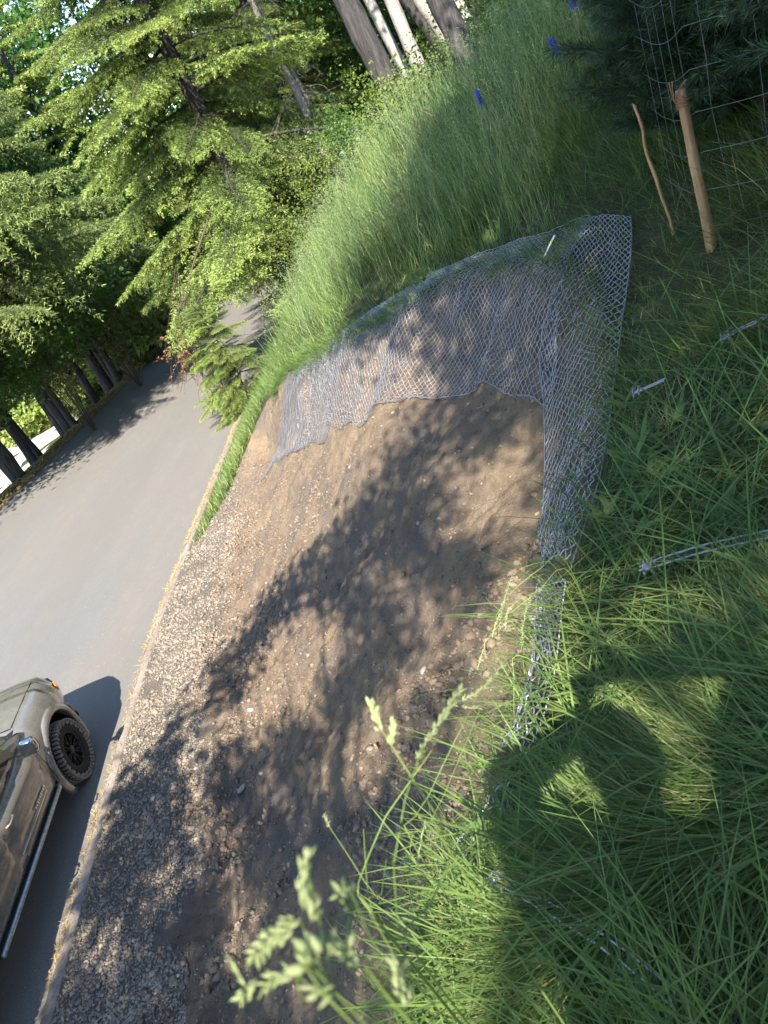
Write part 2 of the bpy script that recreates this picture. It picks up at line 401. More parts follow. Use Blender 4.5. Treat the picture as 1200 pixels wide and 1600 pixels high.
# 1 matted long grass on top, round the camera and along the scar
x, y = scatter(380000, 1.0, 9.0, rng); d = crest_dist(x, y); u = x-xk(y)
patch = fbm(x*1.1, y*1.1, 61, 3)
ok = (d < .02-.08*rng.random(len(x))) & (u > 3.2) & (rng.random(len(x)) < .75+1.2*patch)
x, y, patch = x[ok], y[ok], patch[ok]; n = len(x); r = np.hypot(x, y); edge = sm(.9, .1, -crest_dist(x, y))
swirl = 2*np.pi*fbm(x*.55+9, y*.55, 63, 2)*1.5+np.pi*.95
az = swirl+rng.normal(0, .9, n)
up = sm(2.6, 5.5, r)*sm(-.2, .35, patch+.2)
near = sm(4.2, 2.4, r)
L = rng.uniform(.22, .55, n)*(1-.66*edge)*(.85+.3*up)*(1-.25*near); W = np.maximum(rng.uniform(.0022, .0055, n), .0008*r)
lie = rng.random(n) > .12+.6*up
th0 = np.where(lie, rng.uniform(.85, 1.45, n), rng.uniform(.05, .6, n)); th1 = np.where(lie, rng.uniform(-.1, .55, n), rng.uniform(.5, 1.4, n)*(1-.4*up))
lift_ = np.where(lie, rng.random(n)**1.5*.13*(1-.6*edge), 0)
tint = np.clip(rng.beta(2.0, 2.6, n)*.8+.35*patch, 0, .8); tint = np.where(rng.random(n) < np.where(lie, .16, .05), rng.uniform(.85, 1, n), tint); rim = (crest_dist(x, y) > -.6) & (y > 3.5); L = np.where(rim, L*.4, L)
add_grass(x, y, L, W, th0, th1, az, tint, lift_)
# broad bright blades lying over the mat
x, y = scatter(9000, 1.0, 6.5, rng); d = crest_dist(x, y); ok = (d < -.22) & (x-xk(y) > 3.2); x, y = x[ok], y[ok]; n = len(x); r = np.hypot(x, y)
az = rng.uniform(0, 2*np.pi, n); L = rng.uniform(.3, .6, n); W = np.maximum(rng.uniform(.0045, .0085, n), .001*r)
add_grass(x, y, L, W, rng.uniform(.7, 1.3, n), rng.uniform(.1, .8, n), az, np.clip(rng.uniform(.3, .8, n), 0, .8), rng.random(n)*.14, ns=4)
# 2 standing grass over the bank further off
x, y = scatter(260000, 5.5, 34, rng, -.35); d = crest_dist(x, y); u = x-xk(y)
patch = fbm(x*.6, y*.6, 71, 3)
ok = (d < 0) & (u > .9) & (x < 16) & (rng.random(len(x)) < .62+2.2*fbm(x*1.7, y*1.7, 75, 3)+.5*patch); x, y, patch, u = x[ok], y[ok], patch[ok], u[ok]; n = len(x); r = np.hypot(x, y)
edge = sm(.8, .1, -crest_dist(x, y))
az = np.pi+3.5*fbm(x*.9, y*.9, 73, 2)+rng.normal(0, .9, n); L = rng.uniform(.35, .85, n)*(1+.35*patch)*(1-.45*edge)*(.45+.55*sm(1.0, 2.2, u)); W = np.maximum(rng.uniform(.004, .009, n), .00062*r)
tint = np.clip(rng.beta(1.6, 1.6, n)*.8+.5*fbm(x*1.3, y*1.3, 77, 3)+.05, 0, .8); tint = np.where(rng.random(n) < .05, rng.uniform(.88, 1, n), tint)
L = np.where((crest_dist(x, y) > -.62) & (y < 10), L*.28, L)
add_grass(x, y, L, W, np.abs(rng.normal(0, .42, n)), rng.uniform(.1, 1.6, n), az, tint)
# 3 the green strip between road and scar, shorter
y = rng.uniform(11.2, 30, 26000); u = rng.uniform(.2, 2.0, len(y)); x = xk(y)+u; d = crest_dist(x, y)
ok = (d < .03) & (rng.random(len(x)) < sm(.15, .6, u)+.1); x, y, u = x[ok], y[ok], u[ok]; n = len(x); r = np.hypot(x, y)
add_grass(x, y, rng.uniform(.14, .36, n)*(.6+.5*sm(.3, 1.2, u)), np.maximum(.006, .0009*r), rng.uniform(0, .6, n), rng.uniform(.1, .9, n), rng.uniform(0, 6.28, n), np.where(rng.random(n) < .12, .95, rng.uniform(.4, .8, n)))
# 4 blades hanging over the crest of the scar
k_ = rng.integers(60, 330, 5200); x = CRS[k_, 0]+rng.normal(0, .07, 5200); y = CRS[k_, 1]+rng.normal(0, .07, 5200); n = 5200
inw = np.arctan2(0*x-.25, -1+0*x)
add_grass(x, y, rng.uniform(.10, .36, n), np.maximum(.004, .0009*np.hypot(x, y)), rng.uniform(.3, 1.2, n), rng.uniform(.4, 1.3, n), np.pi+rng.normal(0, .9, n), rng.uniform(.1, .8, n))
# 5 a tall clump close to the camera, at the foot of the picture
x = rng.normal(-.05, .15, 650); y = rng.normal(.60, .10, 650); n = 650
ok = x < .35; x, y = x[ok], y[ok]; n = len(x)
add_grass(x, y, rng.uniform(.3, .68, n), rng.uniform(.003, .006, n), rng.uniform(0, .6, n), rng.uniform(.6, 2.0, n), rng.uniform(0, 6.28, n), rng.uniform(.3, .8, n), ns=4)
# broad leaved weeds low among the blades
x, y = scatter(900, 1.1, 9.0, rng); d = crest_dist(x, y); ok = (d < -.05) & (x-xk(y) > 3.2) & (fbm(x*.8, y*.8, 83, 2) > .02); x, y = x[ok], y[ok]
for i in range(len(x)):
    m = rng.integers(3, 9); P = np.repeat(np.array([[x[i], y[i], float(land(x[i], y[i]))+rng.uniform(.02, .10)]]), m, 0)+rng.normal(0, .02, (m, 3))*[1, 1, .3]; r_ = math.hypot(x[i], y[i])
    V, Fq, T = blades(P, rng.uniform(0, 6.28, m), rng.uniform(.5, 1.0, m), rng.uniform(.3, 1.1, m), rng.uniform(.07, .16, m), rng.uniform(.022, .045, m), rng.uniform(.3, .75, m), 4); G.add(V, Fq, tint=T)
grass = G.build('grass', M_grass); tag(grass, kind='stuff')
# seed heads that haze the tall grass
SH = MB()
x, y = scatter(27000, 4.5, 26, rng, -.3); d = crest_dist(x, y); u = x-xk(y); ok = (d < -.25) & (u > 2.2) & (x < 13) & (fbm(x*.4, y*.4, 81, 2) > -.16); x, y = x[ok], y[ok]; n = len(x)
P = np.stack([x, y, land(x, y)], -1); ok = in_frame(P); P = P[ok]; n = len(P); r = np.linalg.norm(P, axis=1)
az = rng.uniform(0, 6.28, n); Ls = rng.uniform(.7, 1.15, n); th0 = rng.uniform(0, .25, n); th1 = rng.uniform(.1, .6, n)
V, Fq, T = blades(P, az, th0, th1, Ls, np.maximum(.002, .0004*r), np.full(n, .75), 3); SH.add(V, Fq, tint=T)
tips = V.reshape(n, 4, 2, 3).mean(2); m = 16
tt = rng.uniform(0, 1, (n, m)); ax = tips[:, 3]-tips[:, 2]
C = tips[:, 2][:, None]+ax[:, None]*(.25+tt[..., None]*.9)+rng.normal(0, 1, (n, m, 3))*(.05*(1.15-tt))[..., None]*np.array([1, 1, .8])
C = C.reshape(-1, 3); sz = np.repeat(np.maximum(.0035, .0006*r), m)
a = rng.normal(0, 1, C.shape); a /= np.linalg.norm(a, axis=1)[:, None]; b = np.cross(a, rng.normal(0, 1, C.shape)); b /= np.linalg.norm(b, axis=1)[:, None]
Vq = np.stack([C-a*sz[:, None]*1.8, C-b*sz[:, None]*.6, C+a*sz[:, None]*1.8, C+b*sz[:, None]*.6], 1).reshape(-1, 3)
SH.add(Vq, np.arange(len(Vq)).reshape(-1, 4), tint=np.repeat(rng.uniform(.3, .9, len(C)), 4))
M_seed = m_leaf('grass_seed', (.10, .15, .06), (.26, .33, .15), (.34, .30, .2), trans=.3, rough=.7, spec=.2)
o = SH.build('seeding_grass', M_seed); tag(o, kind='stuff')
# straw along the kerb and at the foot of the bank
n = 9000; y = rng.uniform(1.5, 40, n)**1.0; u = np.where(rng.random(n) < .8, rng.normal(-.03, .035, n), rng.uniform(-.1, .5, n)); keepn = rng.random(n) < .3+.9*sm(-.15, .2, fbm(y*.7, y*0, 91, 3)); y, u = y[keepn], u[keepn]; n = len(y)
x = xk(y)+u; P = np.stack([x, y, zr(y)+np.where(u > 0, .09, .014)+rng.random(n)*.02], -1)
V, Fq, T = blades(P, rng.uniform(0, 6.28, n), rng.uniform(1.2, 1.6, n), rng.uniform(-.2, .25, n), rng.uniform(.03, .11, n), np.maximum(.004, .0008*np.hypot(x, y)), rng.random(n), 3)
# dead leaves, twigs and straw along the left verge too
y2 = rng.uniform(18, 60, 9000); x2 = xl(y2)-np.abs(rng.normal(.25, .5, 9000))+.25
P2 = np.stack([x2, y2, land(x2, y2)+.03], -1)
V2, F2, T2 = blades(P2, rng.uniform(0, 6.28, 9000), rng.uniform(1.1, 1.6, 9000), rng.uniform(-.2, .2, 9000), rng.uniform(.08, .25, 9000), np.full(9000, .03), rng.random(9000)*.8, 3)
n = 1600; y3 = rng.uniform(2, 40, n); x3 = xk(y3)-rng.gamma(1.2, 1.1, n)-.1; V3, F3, T3 = blades(np.stack([x3, y3, zr(y3)+.012], -1), rng.uniform(0, 6.28, n), np.full(n, 1.55), rng.uniform(-.05, .05, n), rng.uniform(.015, .05, n), np.full(n, .006), rng.random(n), 3)
SB = MB(); SB.add(V3, F3, tint=T3); SB.add(V, Fq, tint=T); SB.add(V2, F2, tint=T2)
o = SB.build('straw_litter', M_straw); tag(o, kind='stuff')

# ------------------------------------------------------------------ gravel and clods
def ico(sub):
    bm = bmesh.new(); bmesh.ops.create_icosphere(bm, subdivisions=sub, radius=1)
    bm.verts.index_update(); V = np.array([v.co[:] for v in bm.verts]); F = np.array([[v.index for v in f.verts] for f in bm.faces]); bm.free(); return V, F
IV, IF = ico(2); IV1, IF1 = ico(1)
def rocks(C, size, rng, flat=.65, rough=.22, hi=True, tint=None):
    bV, bF = (IV, IF) if hi else (IV1, IF1)
    n = len(C); nv = len(bV)
    q = rng.normal(0, 1, (n, 4)); q /= np.linalg.norm(q, axis=1)[:, None]; w_, x_, y_, z_ = q.T
    Rm = np.stack([1-2*(y_**2+z_**2), 2*(x_*y_-z_*w_), 2*(x_*z_+y_*w_), 2*(x_*y_+z_*w_), 1-2*(x_**2+z_**2), 2*(y_*z_-x_*w_), 2*(x_*z_-y_*w_), 2*(y_*z_+x_*w_), 1-2*(x_**2+y_**2)], -1).reshape(n, 3, 3)
    k1 = rng.normal(0, 1, (n, 3))*1.7; k2 = rng.normal(0, 1, (n, 3))*2.6
    rad = 1+rough*np.sin(k1@bV.T+rng.uniform(0, 6, (n, 1)))+rough*.6*np.sin(k2@bV.T+rng.uniform(0, 6, (n, 1)))
    sc = np.stack([rng.uniform(.8, 1.35, n), rng.uniform(.75, 1.1, n), rng.uniform(.45, .8, n)], -1)
    L = bV[None]*rad[..., None]*sc[:, None]*size[:, None, None]
    Vw = np.einsum('nij,nvj->nvi', Rm, L); Vw[..., 2] *= flat; Vw = Vw+C[:, None]
    return Vw.reshape(-1, 3), (bF[None]+(np.arange(n)*nv)[:, None, None]).reshape(-1, 3), np.repeat(rng.random(n) if tint is None else tint, nv)
k = NT('pebble'); t = k.attr('tint'); n3 = k.noise(90, 5, .7, k.coord('Object'))
k.col(k.mix(.35, k.ramp(t, [(0, (.10, .076, .056)), (.35, (.185, .142, .100)), (.7, (.27, .208, .145)), (.92, (.28, .20, .145)), (1, (.40, .36, .30))]), k.ramp(n3, [(.3, (.12, .11, .10)), (.7, (.34, .31, .27))]))); k.pr(.9, 0, .2); k.bump(n3, .4, .006); M_peb = k.m
n = 62000; y = 1.2*(15.5/1.2)**rng.random(n)-.4; u = rng.uniform(.16, 1.6, n); x = xk(y)+u
ok = (crest_dist(x, y) > -.1) & (u < 1.42+.55*fbm(x*1.5, y*1.5, 95, 3)) & (rng.random(n) < .55+1.3*fbm(x*2.3, y*2.3, 97, 3)+.35*sm(.15, .7, u)) ; x, y, u = x[ok], y[ok], u[ok]
sz = np.clip(rng.lognormal(math.log(.0086), .45, len(x)), .005, .04)*np.interp(np.hypot(x, y), [5, 14], [1, 1.35])
C = np.stack([x, y, dirt_z(x, y)+sz*.2], -1); ok = in_frame(C); V, Fq, T = rocks(C[ok], sz[ok], rng)
o = mesh_np('gravel', V, Fq, M_peb, smooth=True, attrs={'tint': T}); tag(o, kind='stuff')
k = NT('clod'); t = k.attr('tint'); n3 = k.noise(70, 6, .75, k.coord('Object'))
k.col(k.mix(.5, k.ramp(t, [(0, (.12, .088, .066)), (.6, (.22, .165, .118)), (.95, (.29, .225, .165)), (1, (.34, .30, .25))]), k.ramp(n3, [(.3, (.11, .08, .058)), (.7, (.27, .20, .14))]))); k.pr(.95, 0, .1); k.bump(n3, .6, .01); M_clod = k.m
n = 110000; x = rng.uniform(-4.9, 1.3, n); y = rng.uniform(.3, 15, n); u = x-xk(y); d = crest_dist(x, y)
cl = fbm(x*.9, y*.9, 101, 4)+.25*sm(3.8, 1.4, u)
ok = (d > .05) & (u > 1.1) & (rng.random(n) < .12+1.5*np.maximum(cl, 0)) ; x, y, cl, u = x[ok], y[ok], cl[ok], u[ok]
sz = np.clip(rng.lognormal(math.log(.0064), .66, len(x)), .003, .028)*(1+.5*sm(.1, .5, cl))
C = np.stack([x, y, dirt_z(x, y)+sz*.15], -1); ok = in_frame(C); V, Fq, T = rocks(C[ok], sz[ok], rng, .8, .3, False)
o = mesh_np('dirt_clods', V, Fq, M_clod, smooth=False, attrs={'tint': T}); tag(o, kind='stuff')
# the few pale stones one can single out on the bare bank
k = NT('pale_stone'); n3 = k.noise(22, 7, .7, k.coord('Object')); k.col(k.ramp(n3, [(.3, (.20, .185, .16)), (.7, (.36, .335, .29))])); k.pr(.9, 0, .2); k.bump(n3, .6, .02); M_pale = k.m
for px_, r_, lb in [((375, 1228), .062, 'pale flat stone low in the bare bank, largest of the pale stones'),
                    ((397, 1113), .055, 'pale sandy stone half sunk in the shaded dirt slope'),
                    ((385, 1318), .036, 'small whitish stone on the dark shaded soil'),
                    ((551, 735), .045, 'small tan stone on the sunlit top of the dirt face'),
                    ((252, 1269), .033, 'rounded grey cobble on the shaded gravel strip'),
                    ((406, 1204), .035, 'beige lump of stone beside the largest pale stone'),
                    ((660, 1040), .034, 'greyish stone in the upper middle of the dirt slope')]:
    P = pick(px_); P[2] = float(dirt_z(P[0], P[1])); rr = np.random.default_rng(int(px_[0]))
    V, Fq, T = rocks(np.zeros((1, 3)), np.array([r_]), rr, .6, .25)
    o = mesh_np('pale_stone', V, Fq, M_pale, smooth=True); o.location = P; tag(o, lb, 'stone', 'pale stones on the bank')
# ------------------------------------------------------------------ trees
M_fir = m_leaf('fir_needles', (.030, .056, .018), (.33, .42, .11), (.30, .16, .06), trans=.32, rough=.5, spec=.3)
M_spruce = m_leaf('spruce_needles', (.05, .08, .028), (.31, .40, .12), (.28, .2, .1), trans=.3, rough=.5, spec=.3)
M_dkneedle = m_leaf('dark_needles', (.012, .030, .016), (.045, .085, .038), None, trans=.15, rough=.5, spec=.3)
M_leafd = m_leaf('maple_leaf', (.020, .055, .014), (.10, .21, .040), (.17, .25, .05), trans=.4, rough=.45, spec=.4)
M_leafy = m_leaf('shrub_leaf', (.045, .075, .016), (.20, .27, .05), (.34, .34, .09), trans=.4, rough=.5, spec=.3)
M_bark = m_bark('dark_bark', (.030, .027, .026), (.15, .135, .128), 5, .14, 1.0)
M_barkl = m_bark('pale_bark', (.20, .18, .155), (.52, .47, .41), 9, .4, .5)
M_barkg = m_bark('grey_deadwood', (.13, .115, .10), (.36, .33, .29), 8, .15, .7)
M_twig = m_flat('twig', (.10, .075, .055), .9, 0, .1)
M_orange = m_leaf('dead_needles', (.24, .10, .05), (.42, .20, .11), None, trans=.2, rough=.8, spec=.1)

def quads(C, a, b, la, lb):
    """diamond faces centred on C along a (half length la) and b (half width lb)"""
    la = np.broadcast_to(la, len(C))[:, None]; lb = np.broadcast_to(lb, len(C))[:, None]
    V = np.stack([C-a*la, C-b*lb*.9+a*la*.15, C+a*la, C+b*lb*.9+a*la*.15], 1).reshape(-1, 3)
    return V, np.arange(len(V)).reshape(-1, 4)
def nrm(a): return a/(np.linalg.norm(a, axis=-1, keepdims=True)+1e-12)
def bough(L, rng, droop=.25, hang=0.2, step=.13, node=.05, nl=.05, nw=.016, per=3, newg=.3, bare=.2):
    """a conifer bough along +x: axis, side branchlets in a spray, needles. returns needles V, tint and wood V,F"""
    ns = 14; s = np.linspace(0, 1, ns); ax = np.stack([L*s, .06*L*np.sin(s*4+rng.uniform(0, 6))*s, L*(.10*s-droop*s*s)+.12*L*np.maximum(0, s-.75)], -1)
    W = MB(); W.tube(ax, np.interp(s, [0, 1], [.012*L, .003]), 4, False)
    Cs, As, Bs, Ts = [], [], [], []
    def needles(Q, newlen, base_t):
        """needles along polyline Q"""
        seg = np.linalg.norm(np.diff(Q, axis=0), axis=1).sum(); m = max(3, int(seg/node))
        t = (np.arange(m)+rng.random(m)*.6)/m; idx = t*(len(Q)-1); i = np.minimum(idx.astype(int), len(Q)-2); f = (idx-i)[:, None]
        P = Q[i]*(1-f)+Q[i+1]*f; T = nrm(Q[i+1]-Q[i])
        P = np.repeat(P, per, 0); T = np.repeat(T, per, 0); tt = np.repeat(t, per); k = len(P)
        sd = nrm(np.cross(T, np.array([0, 0, 1.]))+1e-6); upv = np.cross(sd, T)
        ang = rng.choice([0, np.pi], k)+rng.normal(0, .55, k)+(rng.random(k) < .3)*np.pi/2
        o = sd*np.cos(ang)[:, None]+upv*np.sin(ang)[:, None]
        dirn = nrm(T*.75+o*.8); ln = nl*rng.uniform(.7, 1.25, k)
        Cs.append(P+dirn*ln[:, None]*.9); As.append(dirn); Bs.append(nrm(np.cross(dirn, rng.normal(0, 1, (k, 3))))); 
        tn = np.where((1-tt)*seg < newlen, .62+.18*rng.random(k), base_t+.2*rng.random(k)); Ts.append(tn)
        return ln
    lens = [needles(ax[int(ns*bare):], .10*L, .12)]
    for sgn in (-1, 1):
        q = bare+.02*rng.random()
        while q < .985:
            l = (.46*L*(1-q)**.75*rng.uniform(.6, 1.1)+.07)*(1 if q > bare+.1 else .7); i = q*(ns-1); b0 = np.array([np.interp(q, s, ax[:, c]) for c in range(3)])
            a = sgn*R_(rng.uniform(42, 66)); m = 6; v = np.linspace(0, 1, m)
            dx, dy = math.cos(a), math.sin(a)
            Q = b0+np.stack([l*v*dx, l*v*dy*(1-.12*v), -hang*l*v*v*rng.uniform(.6, 1.5)+.05*l*v], -1)
            lens.append(needles(Q, rng.uniform(.06, newg)*1.0, rng.uniform(.02, .22)))
            if l > .35:
                for sg2 in (-1, 1):
                    for v2 in np.arange(.3, .9, .17/max(l, .4)+.08):
                        l2 = l*.36*(1.05-v2)*rng.uniform(.6, 1.2)+.04; p0 = np.array([np.interp(v2, v, Q[:, c]) for c in range(3)]); a2 = a+sg2*R_(rng.uniform(35, 60))
                        vv = np.linspace(0, 1, 3); Q2 = p0+np.stack([l2*vv*math.cos(a2), l2*vv*math.sin(a2), -hang*1.2*l2*vv*vv], -1)
                        lens.append(needles(Q2, rng.uniform(.05, newg*.8), rng.uniform(.02, .25)))
                W.tube(Q[[0, 3, 5]], [.004, .003, .0015], 3, False)
            q += step/L*rng.uniform(.7, 1.3)
    C = np.concatenate(Cs); A = np.concatenate(As); B = np.concatenate(Bs); T = np.concatenate(Ts); ln = np.concatenate(lens)
    V, F = quads(C, A, B, ln, nw*.5*rng.uniform(.8, 1.2, len(C)))
    return V, F, np.repeat(T, 4), np.concatenate(W.V), np.concatenate(W.F[4])
def rot_bough(V, az, pitch, roll, sc, P):
    ca, sa, cp, sp, cr, sr = math.cos(az), math.sin(az), math.cos(pitch), math.sin(pitch), math.cos(roll), math.sin(roll)
    M = np.array([[ca, -sa, 0], [sa, ca, 0], [0, 0, 1]])@np.array([[cp, 0, -sp], [0, 1, 0], [sp, 0, cp]])@np.array([[1, 0, 0], [0, cr, -sr], [0, sr, cr]])
    return V@M.T*sc+P
def trunk_mb(P, r, rng, k=10, knots=0.08):
    mb = MB(); P = spline(P, max(8, int(len(P)*5))); n = len(P)
    rr = np.interp(np.linspace(0, 1, n), np.linspace(0, 1, len(r)), r)*(1+knots*rng.normal(0, .6, n)*.6)
    V, F = tube(P, rr, k); V[:n*k] += (V[:n*k]-np.repeat(P, k, 0))*(.05*rng.normal(0, 1, (n*k, 1))).clip(-.1, .1)
    mb.add(V, F); return mb
def conifer(name, base, h, r0, prof, nb, temps, mat, bark, rng, lean=(0, 0), h0=1.5, pitch=(-.15, .25), dead=0, group=None, label=None, cat='tree', azbias=None):
    """trunk and crown of boughs. prof(t): bough length at relative height t"""
    root = empty(name, base); tag(root, label, cat, group)
    zs = np.linspace(0, h, 7); P = np.stack([lean[0]*zs/h+.05*rng.normal(0, 1, 7), lean[1]*zs/h+.05*rng.normal(0, 1, 7), zs-.3*(zs == 0)], -1)
    tm = trunk_mb(P, [r0*1.2, r0, r0*.85, r0*.7, r0*.5, r0*.3, .02], rng)
    CM = MB(); az = rng.uniform(0, 6.28)
    for i in range(nb):
        t = ((i+rng.random())/nb)**.9; z = h0+(h-h0)*t*.98; az += 2.399+rng.normal(0, .35)
        a = az if azbias is None or rng.random() > azbias[1] else azbias[0]+rng.normal(0, .7)
        L = prof(t)*rng.uniform(.72, 1.15); c = np.array([np.interp(z, zs, P[:, k]) for k in range(3)])
        V, F, T, WV, WF = temps[rng.integers(len(temps))]; bl = V[:, 0].max()
        pt = np.interp(t, [0, 1], pitch)+rng.normal(0, .10); rl = rng.normal(0, .25); sc = L/bl
        tm.add(rot_bough(WV, a, pt, rl, sc, c), WF)
        CM.add(rot_bough(V, a, pt, rl, sc, c), F, tint=np.clip(T*rng.uniform(.75, 1.15)+rng.normal(0, .07), 0, .82))
    for i in range(dead):                                    # bare lower twigs
        z = rng.uniform(.6, h0+2.0); a = rng.uniform(0, 6.28); L = rng.uniform(.6, 2.0); c = np.array([np.interp(z, zs, P[:, k]) for k in range(3)])
        q = np.linspace(0, 1, 6); Q = c+np.stack([L*q*math.cos(a)+.1*rng.normal(0, 1, 6)*q, L*q*math.sin(a)+.1*rng.normal(0, 1, 6)*q, -.25*L*q*q+.05*rng.normal(0, 1, 6)*q], -1); tm.tube(Q, np.linspace(.014, .003, 6), 4, False)
        for _ in range(4):
            j = rng.integers(2, 5); e = Q[j]+rng.normal(0, .22, 3)*L; tm.tube([Q[j], (Q[j]+e)/2+rng.normal(0, .03, 3), e], [.006, .004, .002], 3, False)
    tm.build('trunk', bark, root, True); CM.build('crown', mat, root)
    return root
def leaf_cloud(C, per, rad, ls, rng, flat=.55, tb=(0, .8)):
    """clumps of leaves round the centres C"""
    n = len(C); K = n*per; c = np.repeat(C, per, 0); rr = np.repeat(np.broadcast_to(rad, n), per)
    off = rng.normal(0, .5, (K, 3))*rr[:, None]*np.array([1, 1, flat]); nrm_ = nrm(rng.normal(0, .7, (K, 3))+np.array([0, -.25, .9])); a = nrm(np.cross(nrm_, rng.normal(0, 1, (K, 3)))); b = np.cross(nrm_, a)
    l = ls*rng.uniform(.6, 1.3, K); V, F = quads(c+off, a, b, l, l*.62)
    t = np.clip(np.repeat(rng.uniform(tb[0], tb[1], n), per)*.6+rng.uniform(tb[0], tb[1], K)*.4, 0, .8)
    return V, F, np.repeat(t, 4)
def broadleaf_parts(h, r0, cw, rng, nclump=120, per=80, ls=.09, h0=.3, lean=(0, 0), tb=(0, .8)):
    zs = np.linspace(0, h*.9, 7); P = np.stack([lean[0]*zs/h+.08*rng.normal(0, 1, 7), lean[1]*zs/h+.08*rng.normal(0, 1, 7), zs], -1); P[0, 2] = -.4
    tm = trunk_mb(P, [r0*1.25, r0, r0*.85, r0*.7, r0*.55, r0*.35, .03], rng); Cl = []
    for i in range(nclump):
        z = h*(h0+(1-h0)*rng.random()**.8); t = (z/h-h0)/(1-h0); w = cw*math.sqrt(max(.05, 1-(1.7*t-.75)**2))*rng.uniform(.35, 1.05); a = rng.uniform(0, 6.28)
        Cl.append([np.interp(z, zs, P[:, 0])+w*math.cos(a), np.interp(z, zs, P[:, 1])+w*math.sin(a), z])
        if i % 4 == 0:
            b = np.array([np.interp(z*.75, zs, P[:, k]) for k in range(3)]); e = np.array(Cl[-1]); m = (b+e)/2+np.array([0, 0, .12*h*rng.random()])*.4
            tm.tube(spline([b, m, e], 6), np.linspace(r0*.22, .008, 6), 5, False)
    V, F, T = leaf_cloud(np.array(Cl), per, cw*.30, ls, rng, .6, tb); CM = MB().add(V, F, tint=T); return tm, CM

rng = np.random.default_rng(23)
def gz(x, y, dz=0): return (x, y, float(land(x, y))+dz)
T_fir = [bough(3.0, np.random.default_rng(s), .20, .28, .115, .040, .030, .0145, 5, .30, .12) for s in (1, 2, 3, 4)]
T_spr = [bough(3.4, np.random.default_rng(s), .30, .85, .105, .046, .034, .0125, 5, .22, .12) for s in (5, 6, 7)]
T_low = [bough(3.0, np.random.default_rng(s), .22, .35, .26, .13, .09, .085, 3, .3, .1) for s in (8, 9)]
# the big fir beside the road whose boughs fill the upper left
conifer('fir_tree', gz(-3.35, 27.2), 21, .30, lambda t: 6.3*(1-t)**.75+.4, 150, T_fir, M_fir, M_bark, rng, (-.3, .5), 2.5, (-.34, .35), 30,
        label='tall fir with bright green tips leaning over the right road edge', azbias=(3.7, .3))
# spruce on the far verge, long hanging sprays over the road
conifer('spruce_tree', gz(-16.6, 27.5), 22, .3, lambda t: 8.2*(1-t)**.8+.4, 125, T_spr, M_spruce, M_bark, rng, (.4, -.3), 6.2, (-.02, .3), 10,
        label='spruce with long drooping grey green sprays over the left side of the road', azbias=(-.3, .4))
conifer('spruce_tree', gz(-17.4, 35.5), 25, .3, lambda t: 7.6*(1-t)**.8+.4, 110, T_spr, M_spruce, M_bark, rng, (0, 0), 6.5, (-.05, .3), 10,
        label='taller spruce just behind the drooping one, its sprays high over the road', azbias=(-.5, .4))
conifer('spruce_tree', gz(-18.0, 44), 26, .3, lambda t: 7.0*(1-t)**.8+.4, 100, T_spr, M_spruce, M_bark, rng, (0, 0), 3.5, (-.05, .3), 10,
        label='spruce further down the left verge, behind the drooping one', azbias=(-.3, .3))
conifer('fir_tree', gz(-1.0, 38.0), 23, .28, lambda t: 5.0*(1-t)**.7+.4, 110, T_fir, M_fir, M_bark, rng, (0, 0), 1.8, (-.3, .3), 30,
        label='fir standing behind the grey dead trunk on the bank', azbias=(3.6, .2))
conifer('fir_tree', gz(-4.6, 44.0), 25, .3, lambda t: 5.6*(1-t)**.7+.4, 110, T_fir, M_fir, M_bark, rng, (0, 0), 2.4, (-.3, .3), 10,
        label='fir close to the bend of the road, half hidden by the leaning fir', azbias=(3.6, .2))
# the low bright bough hanging over the kerb, with the dead orange twigs beyond it
def sapling(base, h, r0, lab, nb, seed, ln=1.5, az0=(3.6, .3)):
    conifer('young_fir', base, h, r0, lambda t: ln*(1-t)**.7+.15, nb, T_fir, M_fir, M_bark, np.random.default_rng(seed), (-.2, -.1), .4, (-.35, .4), 5, label=lab, azbias=az0)
sapling(gz(-5.3, 22.6), 3.4, .06, 'young bright green fir at the kerb, its lowest sprays over the road', 90, 3, 1.9)
#sapling(gz(-3.9, 24.6), 4.2, .07, 'young fir in the grass just uphill of the one at the kerb', 80, 4, 1.8)
dt = empty('dead_branch', (-9.2, 27.0, float(zr(27.0)))); tag(dt, 'bare dead branch with rusty orange needles hanging over the road', 'branch')
db = MB(); dn = MB(); r_ = np.random.default_rng(5)
def hangtwigs(a, b, n, ndl):
    a = np.array(a); b = np.array(b)
    for i in range(n):
        p0 = a+(b-a)*r_.random()*.7+r_.normal(0, .10, 3); e = p0+(b-a)*r_.uniform(.3, .8)+r_.normal(0, .35, 3); m = (p0+e)/2+r_.normal(0, .12, 3)
        Q = spline([p0, m, e], 8); db.tube(Q, np.linspace(.013, .004, 8), 3, False)
        k_ = ndl; t = r_.random(k_); P = Q[(t*7).astype(int)]+r_.normal(0, .035, (k_, 3)); A = nrm((e-p0)[None]*.6+r_.normal(0, .5, (k_, 3))); B = nrm(np.cross(A, r_.normal(0, 1, (k_, 3))))
        V, F = quads(P, A, B, .055, .013); dn.add(V, F, tint=np.repeat(r_.random(k_)*.8, 4))
def pxp(x, y, d): return wd(x, y)*d-np.array(dt.location)
db.tube(spline([pxp(330, 330, 25.5), pxp(300, 420, 25), pxp(285, 500, 24.5), pxp(290, 560, 24.2)], 14), np.linspace(.035, .008, 14), 5, False)
hangtwigs(pxp(280, 420, 24.7), pxp(288, 570, 24.2), 26, 0)
hangtwigs(pxp(286, 505, 24.4), pxp(290, 570, 24.2), 22, 26)
hangtwigs(pxp(300, 555, 24.2), pxp(340, 612, 23.6), 9, 9)
db.build('twigs', M_twig, dt); dn.build('dry_needles', M_orange, dt)

